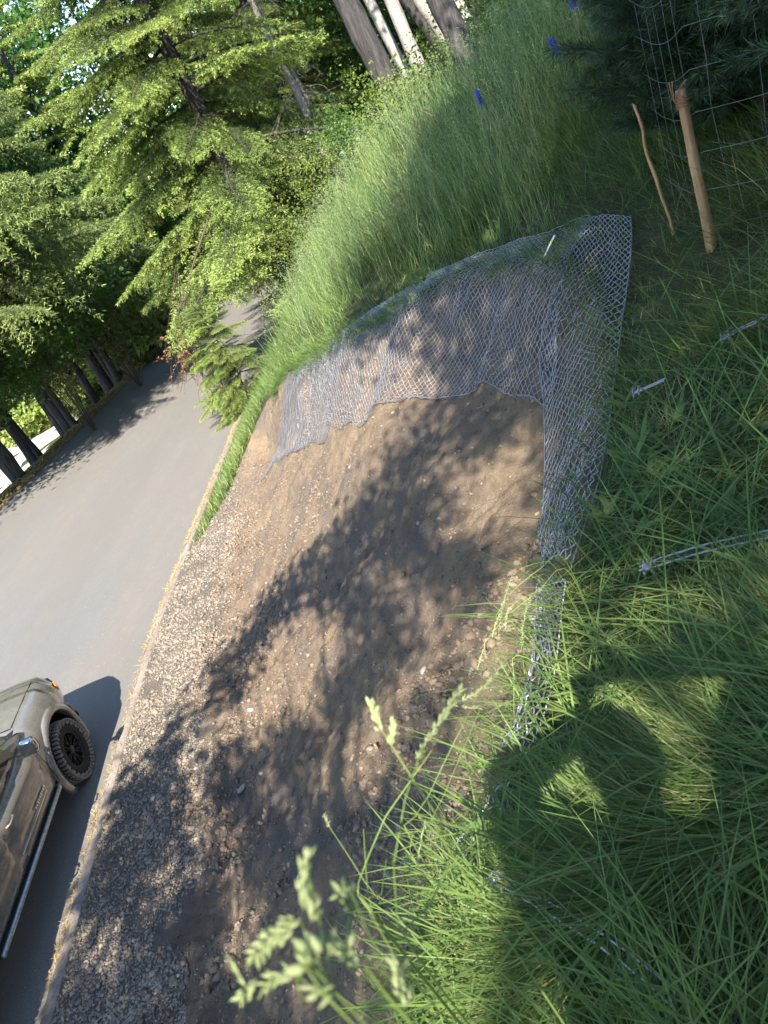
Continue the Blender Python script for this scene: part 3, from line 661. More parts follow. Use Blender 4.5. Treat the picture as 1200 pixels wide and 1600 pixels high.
# trunks on the bank at the top of the picture: foot and head given as picture points at a distance, i.e. ordinary leaning trees
rT = np.random.default_rng(31)
def bank_trunk(foot, head, dist, r, bark, lab, name='tree', hh=15, crown=None, cw=3.0):
    a = wd(*foot)*dist; P0 = np.array([a[0], a[1], min(a[2], float(land(a[0], a[1]))+.1)]); b = wd(*head); b = b*(dist+.2)
    ax = nrm(b-a); top = a+ax*hh; root = empty(name, P0.tolist()); tag(root, lab, 'tree')
    q = np.linspace(0, 1, 9)[:, None]; Q = (a-P0-ax*.6)*(1-q)+(top-P0)*q+rT.normal(0, .05, (9, 3))*q
    trunk_mb(Q, [r*1.25, r, r*.9, r*.8, r*.62, r*.4, .03], rT, 12, .03).build('trunk', bark, root, True)
    n = 34; t = rT.uniform(.62, 1, n); C = Q[(t*8).astype(int)]+rT.normal(0, 1, (n, 3))*cw*.5*np.array([1, 1, .5])
    V, F, T = leaf_cloud(C, 60, cw*.42, .10, rT, .6); CM = MB().add(V, F, tint=T)
    CM.build('crown', M_leafd if crown is None else crown, root)
bank_trunk((625, 168), (540, 0), 21, .275, M_bark, 'thick dark rough barked trunk behind sunlit grass, leftmost of the bank trunks', 'conifer', 17, M_fir)
bank_trunk((652, 155), (577, 0), 25, .15, M_barkl, 'slim sunlit pale trunk beside the thick dark one', 'alder', 15)
bank_trunk((682, 165), (610, 0), 23.5, .185, M_barkl, 'straight sunlit pale trunk in the middle of the group on the bank', 'alder', 16)
bank_trunk((690, 75), (633, 0), 31, .19, M_bark, 'dull brown trunk far back between two pale ones', 'alder', 16)
bank_trunk((735, 110), (660, 0), 25, .24, M_barkl, 'pale trunk leaning against the right hand dark trunk', 'alder', 16)
bank_trunk((760, 155), (688, 0), 17, .225, M_bark, 'dark trunk at the edge of shaded tall grass, rightmost of the bank trunks', 'conifer', 17, M_fir)
bank_trunk((742, 72), (706, 0), 29, .30, M_barkl, 'broad mottled pale trunk at the top edge behind yellow green leaves', 'alder', 16)
# dead grey snags with bare twigs
def snag(foot, head, dist, r, lab, ntw, hh):
    a = wd(*foot)*dist; b = wd(*head)*(dist+.3); ax = nrm(b-a); P0 = np.array([a[0], a[1], min(a[2], float(land(a[0], a[1]))+.1)]); root = empty('dead_tree', P0.tolist()); tag(root, lab, 'dead tree')
    q = np.linspace(0, 1, 12)[:, None]; Q = (a-P0-ax*.8)*(1-q)+(a+ax*hh-P0)*q+rT.normal(0, .06, (12, 3)); tm = trunk_mb(Q, [r, r*.95, r*.9, r*.7, r*.5, r*.2], rT, 8, .1); tm.build('trunk', M_barkg, root, True)
    bm_ = MB()
    for i in range(ntw):
        t = rT.uniform(.05, 1); c = Q[int(t*11)]; a_ = rT.uniform(0, 6.28); L = rT.uniform(.4, 1.6); qq = np.linspace(0, 1, 6)
        W_ = c+np.stack([L*qq*math.cos(a_), L*qq*math.sin(a_), -.6*L*qq*qq+.1*L*qq], -1)+rT.normal(0, .05, (6, 3))*qq[:, None]; bm_.tube(W_, np.linspace(.013, .004, 6), 3, False)
        for _ in range(3):
            j = rT.integers(2, 5); e = W_[j]+rT.normal(0, .25, 3)*L+np.array([0, 0, -.2*L]); bm_.tube([W_[j], (W_[j]+e)/2, e], [.007, .005, .003], 3, False)
    bm_.build('dead_twigs', M_barkg, root)
snag((533, 275), (420, 62), 27, .15, 'grey dead trunk with peeling bark and bare hanging twigs left of the dark trunks', 90, 9)
snag((540, 262), (478, 150), 29, .09, 'thin grey dead trunk close behind the peeling one', 50, 6)

# broadleaf trees crowding the left verge; a few kinds, copied
kinds = []
for s_ in (41, 42, 43):
    r_ = np.random.default_rng(s_); kinds.append(broadleaf_parts(12.5, .19, 3.4, r_, 150, 70, .12, .22, (.6, .2), (0, .8)))
kd = [(a.build('trunk', M_bark, None, True, False), b.build('crown', M_leafd, None, False, False)) for a, b in kinds]
for m_ in kd:
    pass
def plant(kind, loc, sc, rz, lab, group, name='maple_tree', cat='tree'):
    root = empty(name, loc); root.rotation_euler = (0, 0, rz); root.scale = (sc, sc, sc); tag(root, lab, cat, group)
    for nm, me in zip(('trunk', 'crown'), kd[kind] if isinstance(kind, int) else kind):
        o = bpy.data.objects.new(nm, me); COL.objects.link(o); o.parent = root
    return root
r_ = np.random.default_rng(77)
for i, (v_, y_) in enumerate([(.7, 21.5), (1.3, 23.6), (.9, 25.6), (2.4, 26.8), (.8, 29.5), (1.7, 31.8), (.7, 34.2), (2.2, 36), (1.0, 38.6), (.8, 42.5), (1.9, 45), (.9, 49), (1.2, 54), (2.0, 59)]):
    plant(i % 3, gz(xl(y_)-v_, y_, -.1), r_.uniform(.8, 1.15), r_.uniform(0, 6.28), 'dark leafy tree with thin trunk in the row along the left road edge', 'trees along the left edge of the road')
# the wood beyond the bend
lowk = []
for s_ in (51, 52):
    r2 = np.random.default_rng(s_); rt = empty('conifer', (0, 0, 0)); 
    o_ = conifer('conifer', (0, 0, 0), 20, .28, lambda t: 4.6*(1-t)**.8+.3, 80, T_low, M_fir, M_bark, r2, (0, 0), 1.0, (-.3, .3)); kids = list(o_.children)
    lowk.append(tuple(c.data for c in sorted(kids, key=lambda c: c.name.startswith('crown'))))
    for c in kids: bpy.data.objects.remove(c)
    bpy.data.objects.remove(o_); bpy.data.objects.remove(rt)
far = []
for y_ in np.arange(54, 118, 7.0):
    for x_ in np.arange(-62, 34, 6.2):
        if -17 < x_ < -4 and y_ < 84: continue
        if x_ > 8 and y_ < 60: continue
        far.append((x_+r_.uniform(-2.2, 2.2), y_+r_.uniform(-2.5, 2.5)))
tall = [(-19.5, 50), (-22, 56), (-27, 60), (-33, 57), (-40, 66), (-14, 84), (-9.5, 80), (-5.5, 88), (-18.5, 62), (-46, 60)]
far += [(-3.0, 50), (0.5, 47), (3.5, 44), (4.5, 36), (7.5, 40), (7.0, 33), (10.5, 35), (11, 45), (14, 40), (-36, 52), (-28, 66)]
for i, (x_, y_) in enumerate(far):
    if i % 3 == 0: plant(lowk[(i//3) % 2], gz(x_, y_, -.2), r_.uniform(.8, 1.25), r_.uniform(0, 6.28), 'conifer in the dense wood beyond the bend of the road', 'trees of the wood beyond', 'conifer')
    else: plant(i % 3, gz(x_, y_, -.2), r_.uniform(.95, 1.5), r_.uniform(0, 6.28), 'leafy tree in the dense wood beyond the bend of the road', 'trees of the wood beyond', 'maple_tree')
for i, (x_, y_) in enumerate(tall): plant(lowk[i % 2], gz(x_, y_, -.2), r_.uniform(1.5, 1.9), r_.uniform(0, 6.28), 'tall conifer closing the view over the far end of the road', 'tall conifers over the far end of the road', 'conifer')
for x_, y_, s_ in [(-16, 80, 2.5), (-25, 74, 2.4), (-8, 92, 2.5), (-33, 80, 2.5), (-21, 66, 2.0), (-1, 84, 2.2)]: plant(1, gz(x_, y_, -.2), s_, r_.uniform(0, 6.28), 'tall broad leafy tree closing the view beyond the bend', 'tall leafy trees beyond the bend', 'maple_tree')
# shrubs
def shrub(p, dist, r, mat, lab, n=26, per=70, ls=.05, name='shrub', tb=(0, .8)):
    a = wd(*p)*dist; P0 = np.array([a[0], a[1], float(land(a[0], a[1]))]); root = empty(name, P0.tolist()); tag(root, lab, 'shrub'); up = max(r*.5, a[2]-P0[2])
    C = rT.normal(0, .45, (n, 3))*r+np.array([0, 0, up]); C[:, 2] = np.maximum(C[:, 2], .1); st = MB()
    for c in C[::2]: st.tube(spline([[0, 0, -.1], c*.5+np.array([0, 0, .1]), c], 6), np.linspace(.018, .005, 6), 4, False)
    st.build('stems', M_twig, root); V, F, T = leaf_cloud(C, per, r*.45, ls, rT, .8, tb); MB().add(V, F, tint=T).build('foliage', mat, root)
shrub((610, 215), 20, .9, M_leafy, 'yellow green leafy bush at the foot of the thick dark trunk', 34)
shrub((665, 190), 20.5, .8, M_leafy, 'yellow green bush between the two slim pale trunks', 30)
shrub((705, 150), 20, 1.0, M_leafy, 'bright leafy bush left of the right hand dark trunk', 34)
shrub((570, 215), 23, 1.0, M_leafd, 'dark green bush at the left foot of the thick dark trunk', 34)
shrub((765, 40), 22, 1.4, M_leafy, 'bright yellow green bush along the top edge, right of the trunks', 46)
shrub((830, 15), 23, 1.4, M_leafy, 'olive bush at the top edge over the tall shaded grass', 46)
shrub((775, 95), 20, .9, M_leafy, 'light green bush behind the right hand dark trunk', 30)
shrub((30, 500), 34, 2.4, M_leafd, 'maple bush with large light green leaves low among the left trees', 44, 60, .11, 'shrub', (.3, .8))
shrub((130, 460), 40, 2.6, M_leafd, 'leafy bush under the drooping spruce sprays', 44, 60, .11)
shrub((505, 330), 22, 1.1, M_leafy, 'grey green twiggy bush at the top of the sunlit grass, below the dead trunk', 40, 40, .035)
shrub((470, 390), 23, 1.0, M_leafy, 'straggly bush beside the leaning fir trunk', 36, 40, .035)
# pale sunlit gravel yard below the left verge
k = NT('pale_gravel'); n1 = k.noise(40, 5, .7, k.coord('Object')); k.col(k.ramp(n1, [(.3, (.38, .35, .31)), (.7, (.55, .52, .47))])); k.pr(.95, 0, .1); M_yard = k.m
yx = np.linspace(-60, -20.5, 20); yy = np.linspace(10, 130, 40); YX, YY = np.meshgrid(yx, yy, indexing='ij')
o = mesh_np('lower_gravel_road', np.stack([YX, YY, land(YX, YY)+.05], -1).reshape(-1, 3), grid_faces(20, 40), M_yard, smooth=True); tag(o, kind='structure')
# ------------------------------------------------------------------ chain link mesh draped over the scar's rim
M_wire = m_flat('galvanised_wire', (.32, .32, .345), .45, .6, .5, .12, 30)
M_rope = m_flat('steel_rope', (.30, .32, .36), .5, .5, .5, .2, 60)
def dland(x, y):
    x = np.asarray(x, float); y = np.asarray(y, float); d = crest_dist(x, y); u = x-xk(y)
    return land(x, y)+np.where(d > 0, np.maximum(dirt_relief(x, y, u, d), -.05), 0)
def chain_link(name, edgeA, edgeB, label, seed, lift=.05, bunch=.35, r=.0033, P=.040, K=.044):
    """a sheet between two draped edges (A lower, B upper); zigzag wires hooked into one another run from B to A"""
    rg = np.random.default_rng(seed)
    A = spline(np.array([pick(p) for p in edgeA]), 90); B = spline(np.array([pick(p) for p in edgeB]), 90)
    Lu = .5*(np.linalg.norm(np.diff(A, axis=0), axis=1).sum()+np.linalg.norm(np.diff(B, axis=0), axis=1).sum()); Lv = np.linalg.norm(A-B, axis=1).mean()
    nw = int(Lu/P*1.06); nk = int(Lv/K*1.05)
    # wires gather into folds: uneven spacing along the sheet
    uu = np.linspace(0, 1, 400); den = 1+bunch*2.2*np.maximum(0, fbm(uu*6.5, uu*0, seed, 3))*2+bunch*.5*fbm(uu*20, uu*0, seed+3, 2); cu = np.concatenate([[0], np.cumsum((den[1:]+den[:-1])/2)]); cu /= cu[-1]
    root = empty(name, A[45].tolist()); tag(root, label, 'wire mesh'); org = A[45]; mb = MB()
    def pos(u, v):
        u = np.clip(u, 0, 1); wv = .6*bunch*.05*fbm(v*5+seed, u*7, seed+5, 2)
        q = np.interp(np.clip(u+wv, 0, 1), cu, uu)*89; i = np.minimum(q.astype(int), 88); f = (q-i)[..., None]
        a = A[i]*(1-f)+A[i+1]*f; b = B[i]*(1-f)+B[i+1]*f; v_ = (v+.008*fbm(u*30, v*0+1, seed+9, 2))[..., None]
        p = b*(1-v_)+a*v_; p[..., 2] = dland(p[..., 0], p[..., 1])
        return p
    sub = 4
    for w_ in range(nw):
        kk = np.arange(nk*sub+1)/sub; tri = np.abs(((kk+(w_ % 2)) % 2)-1); tri = .5+.5*np.sign(tri-.5)*(np.abs(2*tri-1)**.85)
        u = (w_+.5+(tri-.5)*1.06)/nw; v = kk/nk
        p = pos(u, v); nlift = lift*(1+.8*fbm(u*nw*.03, v*1.6, seed+13, 3)*2)
        p[:, 2] += np.maximum(nlift, .012)+.0028*np.cos(kk*np.pi)*1.0
        # soft ripples of the slack sheet
        p += np.stack([.012*fbm(u*40, v*9, seed+15, 2), .012*fbm(u*40, v*9, seed+16, 2), 0*u], -1)
        mb.tube(p-org, r, 4, False)
    mb.build('wire_weave', M_wire, root, True)
    # knuckled selvage wire ends along the lower edge and the lacing wire along the top
    for nm, vv in (('lower_edge_wire', 1.0), ('upper_edge_wire', 0.0)):
        uu_ = np.linspace(0, 1, 160); p = pos(uu_, np.full(160, vv)); p[:, 2] += lift*1.1+.01*np.abs(np.sin(uu_*nw*np.pi)); MB().tube(p-org, r*1.15, 4).build(nm, M_wire, root, True)
    return root
chain_link('wire_mesh', [(396, 762), (425, 735), (458, 706), (500, 692), (548, 668), (600, 645), (680, 622), (760, 612), (802, 626), (836, 628), (858, 634)],
           [(452, 588), (468, 580), (500, 552), (540, 520), (580, 492), (640, 455), (700, 425), (780, 395), (850, 374), (908, 350), (925, 347)],
           'long sheet of galvanised chain link mesh hanging over the upper rim of the bare bank', 3, .04, .24)
chain_link('wire_mesh', [(852, 900), (848, 850), (850, 780), (852, 700), (850, 635), (848, 560), (866, 480), (888, 410), (904, 352)],
           [(898, 905), (918, 840), (940, 770), (955, 690), (966, 600), (975, 520), (985, 450), (990, 395), (989, 348)],
           'second chain link sheet over the right rim, lapping the long sheet in grass', 8, .045, .2)
chain_link('wire_mesh', [(793, 1195), (815, 1140), (832, 1085), (842, 1030), (846, 980), (850, 920)],
           [(832, 1200), (856, 1150), (872, 1090), (880, 1040), (886, 980), (892, 930)],
           'narrow crumpled strip of chain link mesh along the near rim of the bank', 12, .06, .5, P=.030)
chain_link('wire_mesh', [(690, 1400), (712, 1345), (760, 1290), (785, 1240)], [(720, 1420), (745, 1360), (792, 1300), (812, 1245)],
           'last scrap of chain link mesh showing through sunlit grass at the near rim', 15, .05, .5, P=.030)

# ------------------------------------------------------------------ anchor ropes in the grass
def anchor(pts, lab, hs=.10, sep=.022, clamp=None, r=.0036, twin=True):
    Q = np.array([pick(p) for p in pts]); Q[:, 2] += np.broadcast_to(hs, len(Q)); root = empty('anchor_rope', Q[0].tolist()); tag(root, lab, 'steel rope', 'anchor ropes of the wire mesh'); Q = spline(Q, 30)-Q[0]
    T = nrm(np.gradient(Q, axis=0)); sd = nrm(np.cross(T, [0, 0, 1.]))
    for sg in ((-1, 1) if twin else (0,)):
        mb = MB(); n_ = 240; q = np.linspace(0, 29, n_); i = np.minimum(q.astype(int), 28); f = (q-i)[:, None]; c = Q[i]*(1-f)+Q[i+1]*f+(sd[i]*sep*.5*sg)*np.sin(np.clip((q+3)/8, 0, 1)*np.pi/2)[:, None]
        a = q*2.0; mb.tube(c+r*.18*(sd[i]*np.cos(a)[:, None]+np.array([0, 0, 1])*np.sin(a)[:, None]), r, 8)
        mb.build('strand', M_rope, root, True)
    cl = MB(); c = Q[2 if clamp is None else clamp]; t_ = T[2]; s_ = sd[2]
    M = np.stack([t_, s_, np.cross(t_, s_)], 1)
    cl.box(c, (.026, sep+.006, .010), M, .003); 
    for e in (-.014, .014): cl.tube(np.array([c+t_*e+s_*sg*(sep*.5+.004)+np.array([0, 0, h_]) for sg, h_ in ((-1, -.006), (-1, .012), (-.6, .020), (.6, .020), (1, .012), (1, -.006))]), .0026, 6)
    for e in (-.014, .014):
        for sg in (-1, 1): cl.tube([c+t_*e+s_*sg*(sep*.5+.004)+np.array([0, 0, -.016]), c+t_*e+s_*sg*(sep*.5+.004)+np.array([0, 0, -.003])], .005, 6)
    cl.build('clamp', M_rope, root)
    return root
anchor([(1136, 586), (1165, 571), (1200, 556), (1240, 536)], 'uppermost steel rope, leaving the right picture edge in long shaded grass', .165, .02)
anchor([(1004, 658), (1026, 650), (1050, 640)], 'short piece of steel rope showing beside the second mesh sheet', .15, .016)
anchor([(1016, 946), (1060, 933), (1110, 920), (1160, 910), (1205, 902), (1250, 890)], 'double steel rope with clamp crossing shaded grass at the right edge', .165, .034)
anchor([(796, 1424), (830, 1444), (870, 1470), (925, 1505), (975, 1535), (1030, 1572), (1080, 1610)], 'double steel rope with clamp running down to the lower edge of the picture', [.20, .21, .215, .21, .19, .16, .12], .026)

# ------------------------------------------------------------------ stakes, wire fence, flags
M_wood = NT('stake_wood'); v = M_wood.coord('Object', (1, 1, .12)); n1 = M_wood.noise(28, 7, .7, v, 1.0); n2 = M_wood.noise(5, 4, .6, M_wood.coord('Object'))
M_wood.col(M_wood.mix(M_wood.ramp(n2, [(.45, (0, 0, 0)), (.7, (.6, .6, .6))]), M_wood.ramp(n1, [(.3, (.27, .15, .075)), (.65, (.50, .31, .16))]), (.22, .11, .055))); M_wood.pr(.85, 0, .2); M_wood.bump(n1, .5, .006); M_wood = M_wood.m
def stake(foot, head, lab, w_, seed, taper=.8, wob=.01):
    a = pick(foot, -.12); dist = np.linalg.norm(pick(foot)); b = wd(*head)
    # the head lies on the picture ray, at the distance that keeps the stake nearly plumb
    ts = np.linspace(dist*.7, dist*1.3, 200); c = b*ts[:, None]; j = np.argmin(np.hypot(c[:, 0]-a[0], c[:, 1]-a[1])); b = c[j]; rg = np.random.default_rng(seed)
    root = empty('wooden_stake', a.tolist()); tag(root, lab, 'stake'); n = 14; q = np.linspace(0, 1, n); C = a+(b-a)*q[:, None]+np.stack([wob*fbm(q*3, q*0, seed, 2), wob*fbm(q*3, q*0+5, seed, 2), 0*q], -1)
    sec = np.array([(-1, -.75), (-.8, -1), (.8, -1), (1, -.75), (1, .75), (.8, 1), (-.8, 1), (-1, .75)])*w_/2
    yaw = .5; Rz = np.array([[math.cos(yaw), -math.sin(yaw)], [math.sin(yaw), math.cos(yaw)]]); sec = sec@Rz.T
    ws = np.interp(q, [0, .1, 1], [.3, 1, taper])
    V = np.concatenate([np.concatenate([C[:, None]-a, ], 1)+np.stack([sec[:, 0][None]*ws[:, None]*(1+.04*rg.normal(0, 1, (n, 8))), sec[:, 1][None]*ws[:, None]*(1+.04*rg.normal(0, 1, (n, 8))), np.zeros((n, 8))], -1)], 0).reshape(-1, 3)
    V[-8:, 2] += rg.normal(0, .006, 8)
    idx = np.arange(n*8).reshape(n, 8); F = np.stack([idx[:-1], np.roll(idx[:-1], -1, 1), np.roll(idx[1:], -1, 1), idx[1:]], -1).reshape(-1, 4)
    mb = MB().add(V, [F, idx[-1][None], idx[0][::-1][None]]); mb.build('shaft', M_wood, root); return root, a, b
st1, f1, t1 = stake((1112, 390), (1062, 140), 'thick split wooden stake standing in front of the dark shrub', .044, 1)
st2, f2, t2 = stake((1056, 362), (992, 165), 'thin crooked wooden stake left of the thick one', .019, 2, .7, .05)
tie = MB()
for i in range(5):
    a = np.linspace(0, 2*np.pi, 14); tie.tube(np.stack([(.028+.002*(i % 2))*np.cos(a), (.028+.002*(i % 2))*np.sin(a), -.03-.012*i+.01*np.sin(a*2)], -1), .003, 4)
rg = np.random.default_rng(4)
for i in range(7): e = rg.normal(0, .022, 3)+np.array([-.03, 0, .012]); tie.tube([[-.03, 0, -.05], e*.5+np.array([-.02, 0, -.01]), e], .0025, 4)
tie.build('binding_twine', m_flat('twine', (.30, .16, .09), .9, 0, .1), st1).location = (t1-f1).tolist()
fen = empty('wire_fence', f2.tolist()); tag(fen, 'thin wire field fence sagging between the wooden stakes before the dark shrub', 'fence')
M_fw = m_flat('fence_wire', (.17, .18, .18), .55, .5, .4, .2, 40)
FP = [t2*0+f2+np.array([0, 0, .12]), f1+np.array([.02, -.06, .12]), f1+np.array([.85, -.75, .20]), f1+np.array([1.9, -1.15, .45])]
def fpt(s, h):
    s = np.asarray(s, float); i = np.clip(np.floor(s).astype(int), 0, 2); f = (s-i)[..., None]; P = np.array(FP); p = P[i]*(1-f)+P[i+1]*f
    p[..., 2] += h-.05*np.sin(np.pi*(s-i))*(1 if True else 0); return p-f2
rg = np.random.default_rng(9)
for h_ in (.14, .32, .50, .68, .86, 1.04, 1.20):
    s = np.linspace(0, 3, 40); p = fpt(s, h_*(1+.0*s))+.012*np.stack([fbm(s*3, s*0+h_*9, 5, 2), fbm(s*3, s*0+h_*7, 6, 2), fbm(s*3, s*0+h_*5, 7, 2)], -1); MB().tube(p, .0016, 4).build('line_wire', M_fw, fen, True)
for s_ in np.arange(.12, 3, .19):
    h = np.linspace(.05, 1.22, 12); p = fpt(np.full(12, s_)+.03*fbm(h*3, h*0+s_*7, 8, 2), h); MB().tube(p, .0010, 4).build('stay_wire', M_fw, fen, True)
M_blue = m_flat('blue_tape', (.012, .05, .55), .5, 0, .4, .1, 20)
def flag(top, bot, dist, wd_, lab):
    a = wd(*top)*dist; b = wd(*bot)*dist; g_ = np.array([b[0], b[1], float(land(b[0], b[1]))]); root = empty('marker_stake', g_.tolist()); tag(root, lab, 'marker stake', 'blue marked stakes in the tall grass')
    ax = a-g_; MB().tube([np.zeros(3), ax*.5, ax*.98], .010, 6).build('stick', M_twig, root)
    s = nrm(np.cross(ax, [0.3, 1, 0])); n = nrm(np.cross(s, ax)); q = np.linspace(0, 1, 7)[:, None]; c = (b-g_)*(1-q)+(a-g_)*q; wv = .012*np.sin(q*6)
    V = np.concatenate([c-s*wd_/2+n*(.012+wv), c+s*wd_/2+n*(.012-wv), c+s*wd_/2+n*(.016-wv), c-s*wd_/2+n*(.016+wv)], 1).reshape(-1, 3); idx = np.arange(28).reshape(7, 4)
    F = np.stack([idx[:-1], np.roll(idx[:-1], -1, 1), np.roll(idx[1:], -1, 1), idx[1:]], -1).reshape(-1, 4); MB().add(V, [F, idx[0][None], idx[-1][None]]).build('blue_marker', M_blue, root)
flag((860, 60), (871, 86), 9.0, .075, 'blue topped marker stake in the middle of the tall shaded grass')
flag((744, 142), (752, 164), 9.6, .05, 'small blue marker low in the grass below the right hand dark trunk')
flag((893, -4), (898, 14), 9.6, .07, 'blue marker at the very top edge of the picture')
# little tag wired to the mesh
P = pick((868, 403), .12); d_ = nrm(wd(872, 396)-wd(863, 414)); root = empty('wire_tag', P.tolist()); tag(root, 'small white and yellow tag clipped near the top of the long mesh sheet', 'tag')
M_white = m_flat('white_plastic', (.75, .76, .76), .4, 0, .4, .05); M_yel = m_flat('yellow_plastic', (.70, .68, .05), .4, 0, .4, .05)
L = .062; s_ = nrm(np.cross(d_, [0, 0, 1.])); M = np.stack([d_, s_, np.cross(d_, s_)], 1)
MB().box(d_*L*.55, (.045, .022, .007), M, .002).build('loop_end', M_white, root); MB().box(d_*L*.12, (.026, .026, .009), M, .003).build('yellow_band', M_yel, root); MB().box(-d_*L*.42, (.05, .020, .007), M, .002).tube([-d_*L*.8, -d_*L*1.9], [.005, .002], 6).build('tail', M_white, root)

# dark conifer shrubs behind the fence
def dark_shrub(loc, h, r, lab, seed, nb=60):
    rg = np.random.default_rng(seed); root = empty('evergreen_shrub', loc); tag(root, lab, 'shrub'); CM = MB(); tm = MB(); tm.tube([[0, 0, -.2], [.05, 0, h*.5], [0, .05, h*.95]], [.06, .045, .01], 8)
    for i in range(nb):
        t = rg.random(); c = np.array([0, 0, .1+h*.9*t]); a = rg.uniform(0, 6.28); L = r*(1-.75*t)*rg.uniform(.6, 1.1)+.15; V, F, T, WV, WF = T_dk[rg.integers(3)]; sc = L/V[:, 0].max()
        pt = rg.uniform(-.1, .7); rl = rg.normal(0, .5); CM.add(rot_bough(V, a, pt, rl, sc, c), F, tint=T); tm.add(rot_bough(WV, a, pt, rl, sc, c), WF)
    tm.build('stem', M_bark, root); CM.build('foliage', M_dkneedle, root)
T_dk = [bough(1.4, np.random.default_rng(s), .15, .25, .10, .016, .055, .006, 4, .12, .1) for s in (61, 62, 63)]
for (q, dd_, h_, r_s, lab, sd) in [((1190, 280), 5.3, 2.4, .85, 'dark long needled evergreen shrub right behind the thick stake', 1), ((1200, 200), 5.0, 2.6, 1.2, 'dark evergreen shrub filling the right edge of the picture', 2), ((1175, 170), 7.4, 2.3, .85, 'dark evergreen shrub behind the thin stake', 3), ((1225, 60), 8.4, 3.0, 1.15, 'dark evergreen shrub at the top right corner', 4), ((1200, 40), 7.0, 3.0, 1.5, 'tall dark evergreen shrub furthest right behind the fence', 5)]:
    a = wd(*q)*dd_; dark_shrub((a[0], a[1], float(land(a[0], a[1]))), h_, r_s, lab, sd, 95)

# ------------------------------------------------------------------ the tall grass stalks close to the camera
M_stalk = m_leaf('grass_stalk', (.13, .20, .045), (.30, .40, .10), (.42, .38, .22), trans=.3, rough=.45, spec=.4)
M_head = m_leaf('seed_head', (.22, .28, .11), (.46, .52, .26), (.48, .42, .28), trans=.35, rough=.6, spec=.2)
rS = np.random.default_rng(19)
def spikelets(mb, Q, n, ln, wdt, spread, cluster=1):
    """plump pointed grains along polyline Q"""
    for i in range(n):
        t = (i+.5)/n*(len(Q)-1); j = min(int(t), len(Q)-2); c = Q[j]*(1-(t-j))+Q[j+1]*(t-j); T = nrm(Q[j+1]-Q[j])
        for _ in range(cluster):
            o = rS.normal(0, 1, 3); o = nrm(o-T*(o@T)); dr = nrm(T*rS.uniform(.5, 1.2)+o*spread); l = ln*.66*rS.uniform(.7, 1.2); w_ = wdt*.40*rS.uniform(.8, 1.2); c2 = c+o*wdt*.4*rS.random()
            V, F = tube([c2, c2+dr*l*.25, c2+dr*l*.6, c2+dr*l], [w_*.15, w_*.5, w_*.42, w_*.04], 6); mb.add(V, F, tint=np.full(len(V), rS.uniform(.2, .9)))
def stalk(pts, dist, r, lab, head=None, heads=(), root_to=None, leafy=False):
    """pts: the stalk from tip to foot as seen; it then runs on down to the ground"""
    ds = np.broadcast_to(dist, len(pts)) if np.ndim(dist) == 0 else np.interp(np.linspace(0, 1, len(pts)), np.linspace(0, 1, len(dist)), dist)
    Q = np.array([wd(*p)*k_ for p, k_ in zip(pts, ds)]); e = Q[-1]; g_ = np.array([e[0]+.02, e[1]-.02, float(land(e[0], e[1]))-.02])
    if e[2]-g_[2] > .05: Q = np.vstack([Q, (e+g_)/2+np.array([.01, .0, 0]), g_])
    root = empty('grass_stalk', g_.tolist()); tag(root, lab, 'grass stalk'); C = spline(Q, 40)-g_
    mb = MB(); V, F = tube(C, np.linspace(r*.4, r*.8, 40), 6); mb.add(V, F, tint=np.full(len(V), rS.uniform(.3, .75))); mb.build('stem', M_stalk, root, True)
    for hp, hd, n, ln, w_, sp, cl in heads:
        hb = MB(); hd_ = np.broadcast_to(hd, len(hp)) if np.ndim(hd) == 0 else np.interp(np.linspace(0, 1, len(hp)), np.linspace(0, 1, len(hd)), hd)
        HQ = spline(np.array([wd(*p)*k_ for p, k_ in zip(hp, hd_)]), 16)-g_; V, F = tube(HQ, r*.5, 5); hb.add(V, F, tint=np.full(len(V), .5)); spikelets(hb, HQ, n, ln, w_, sp, cl); hb.build('seed_head', M_head, root, True)
stalk([(662, 1160), (645, 1200), (630, 1262), (617, 1320), (616, 1380), (624, 1450), (630, 1510)], .60, .0013, 'tall grass stalk with a blurred drooping plume, curving up in front of the bank',
      heads=[([(650, 1185), (672, 1150), (700, 1105), (722, 1075)], [.60, .63], 34, .008, .0042, .5, 2)])
stalk([(596, 1140), (612, 1165), (650, 1225), (690, 1285), (700, 1310), (712, 1345)], .62, .0013, 'grass stalk leaning left with two plump seed clusters',
      heads=[([(597, 1142), (590, 1125), (580, 1096)], .62, 10, .010, .0062, .35, 3), ([(612, 1165), (612, 1145), (613, 1128)], .62, 7, .009, .0055, .3, 3)])
stalk([(735, 1110), (690, 1200), (660, 1270), (652, 1330)], 1.0, .0012, 'grass stalk with an open feathery panicle before the upper bank',
      heads=[([(722, 1095), (745, 1082), (770, 1058), (786, 1036)], 1.0, 26, .010, .0034, .9, 2), ([(700, 1100), (725, 1105), (752, 1107)], 1.0, 9, .010, .0034, .6, 1)])
stalk([(675, 1172), (645, 1215), (600, 1280), (575, 1340), (568, 1380), (590, 1440)], .85, .0016, 'long thin arching grass blade left of the curved stalk')
stalk([(568, 1295), (570, 1345), (580, 1400), (595, 1442)], .9, .0012, 'short upright grass blade beside the arching one')
stalk([(760, 1085), (720, 1180), (690, 1250), (665, 1300), (652, 1350)], 1.1, .0008, 'straight whitish dry stem slanting across the dirt',
      heads=[([(665, 1280), (657, 1320), (652, 1350)], 1.1, 12, .009, .003, .25, 1)])
stalk([(512, 1288), (540, 1330), (575, 1385), (620, 1440), (650, 1480)], .95, .0008, 'hair thin grass stem with a sparse open top over the dark soil',
      heads=[([(515, 1292), (510, 1280), (506, 1272)], .95, 9, .006, .002, 1.6, 2)])
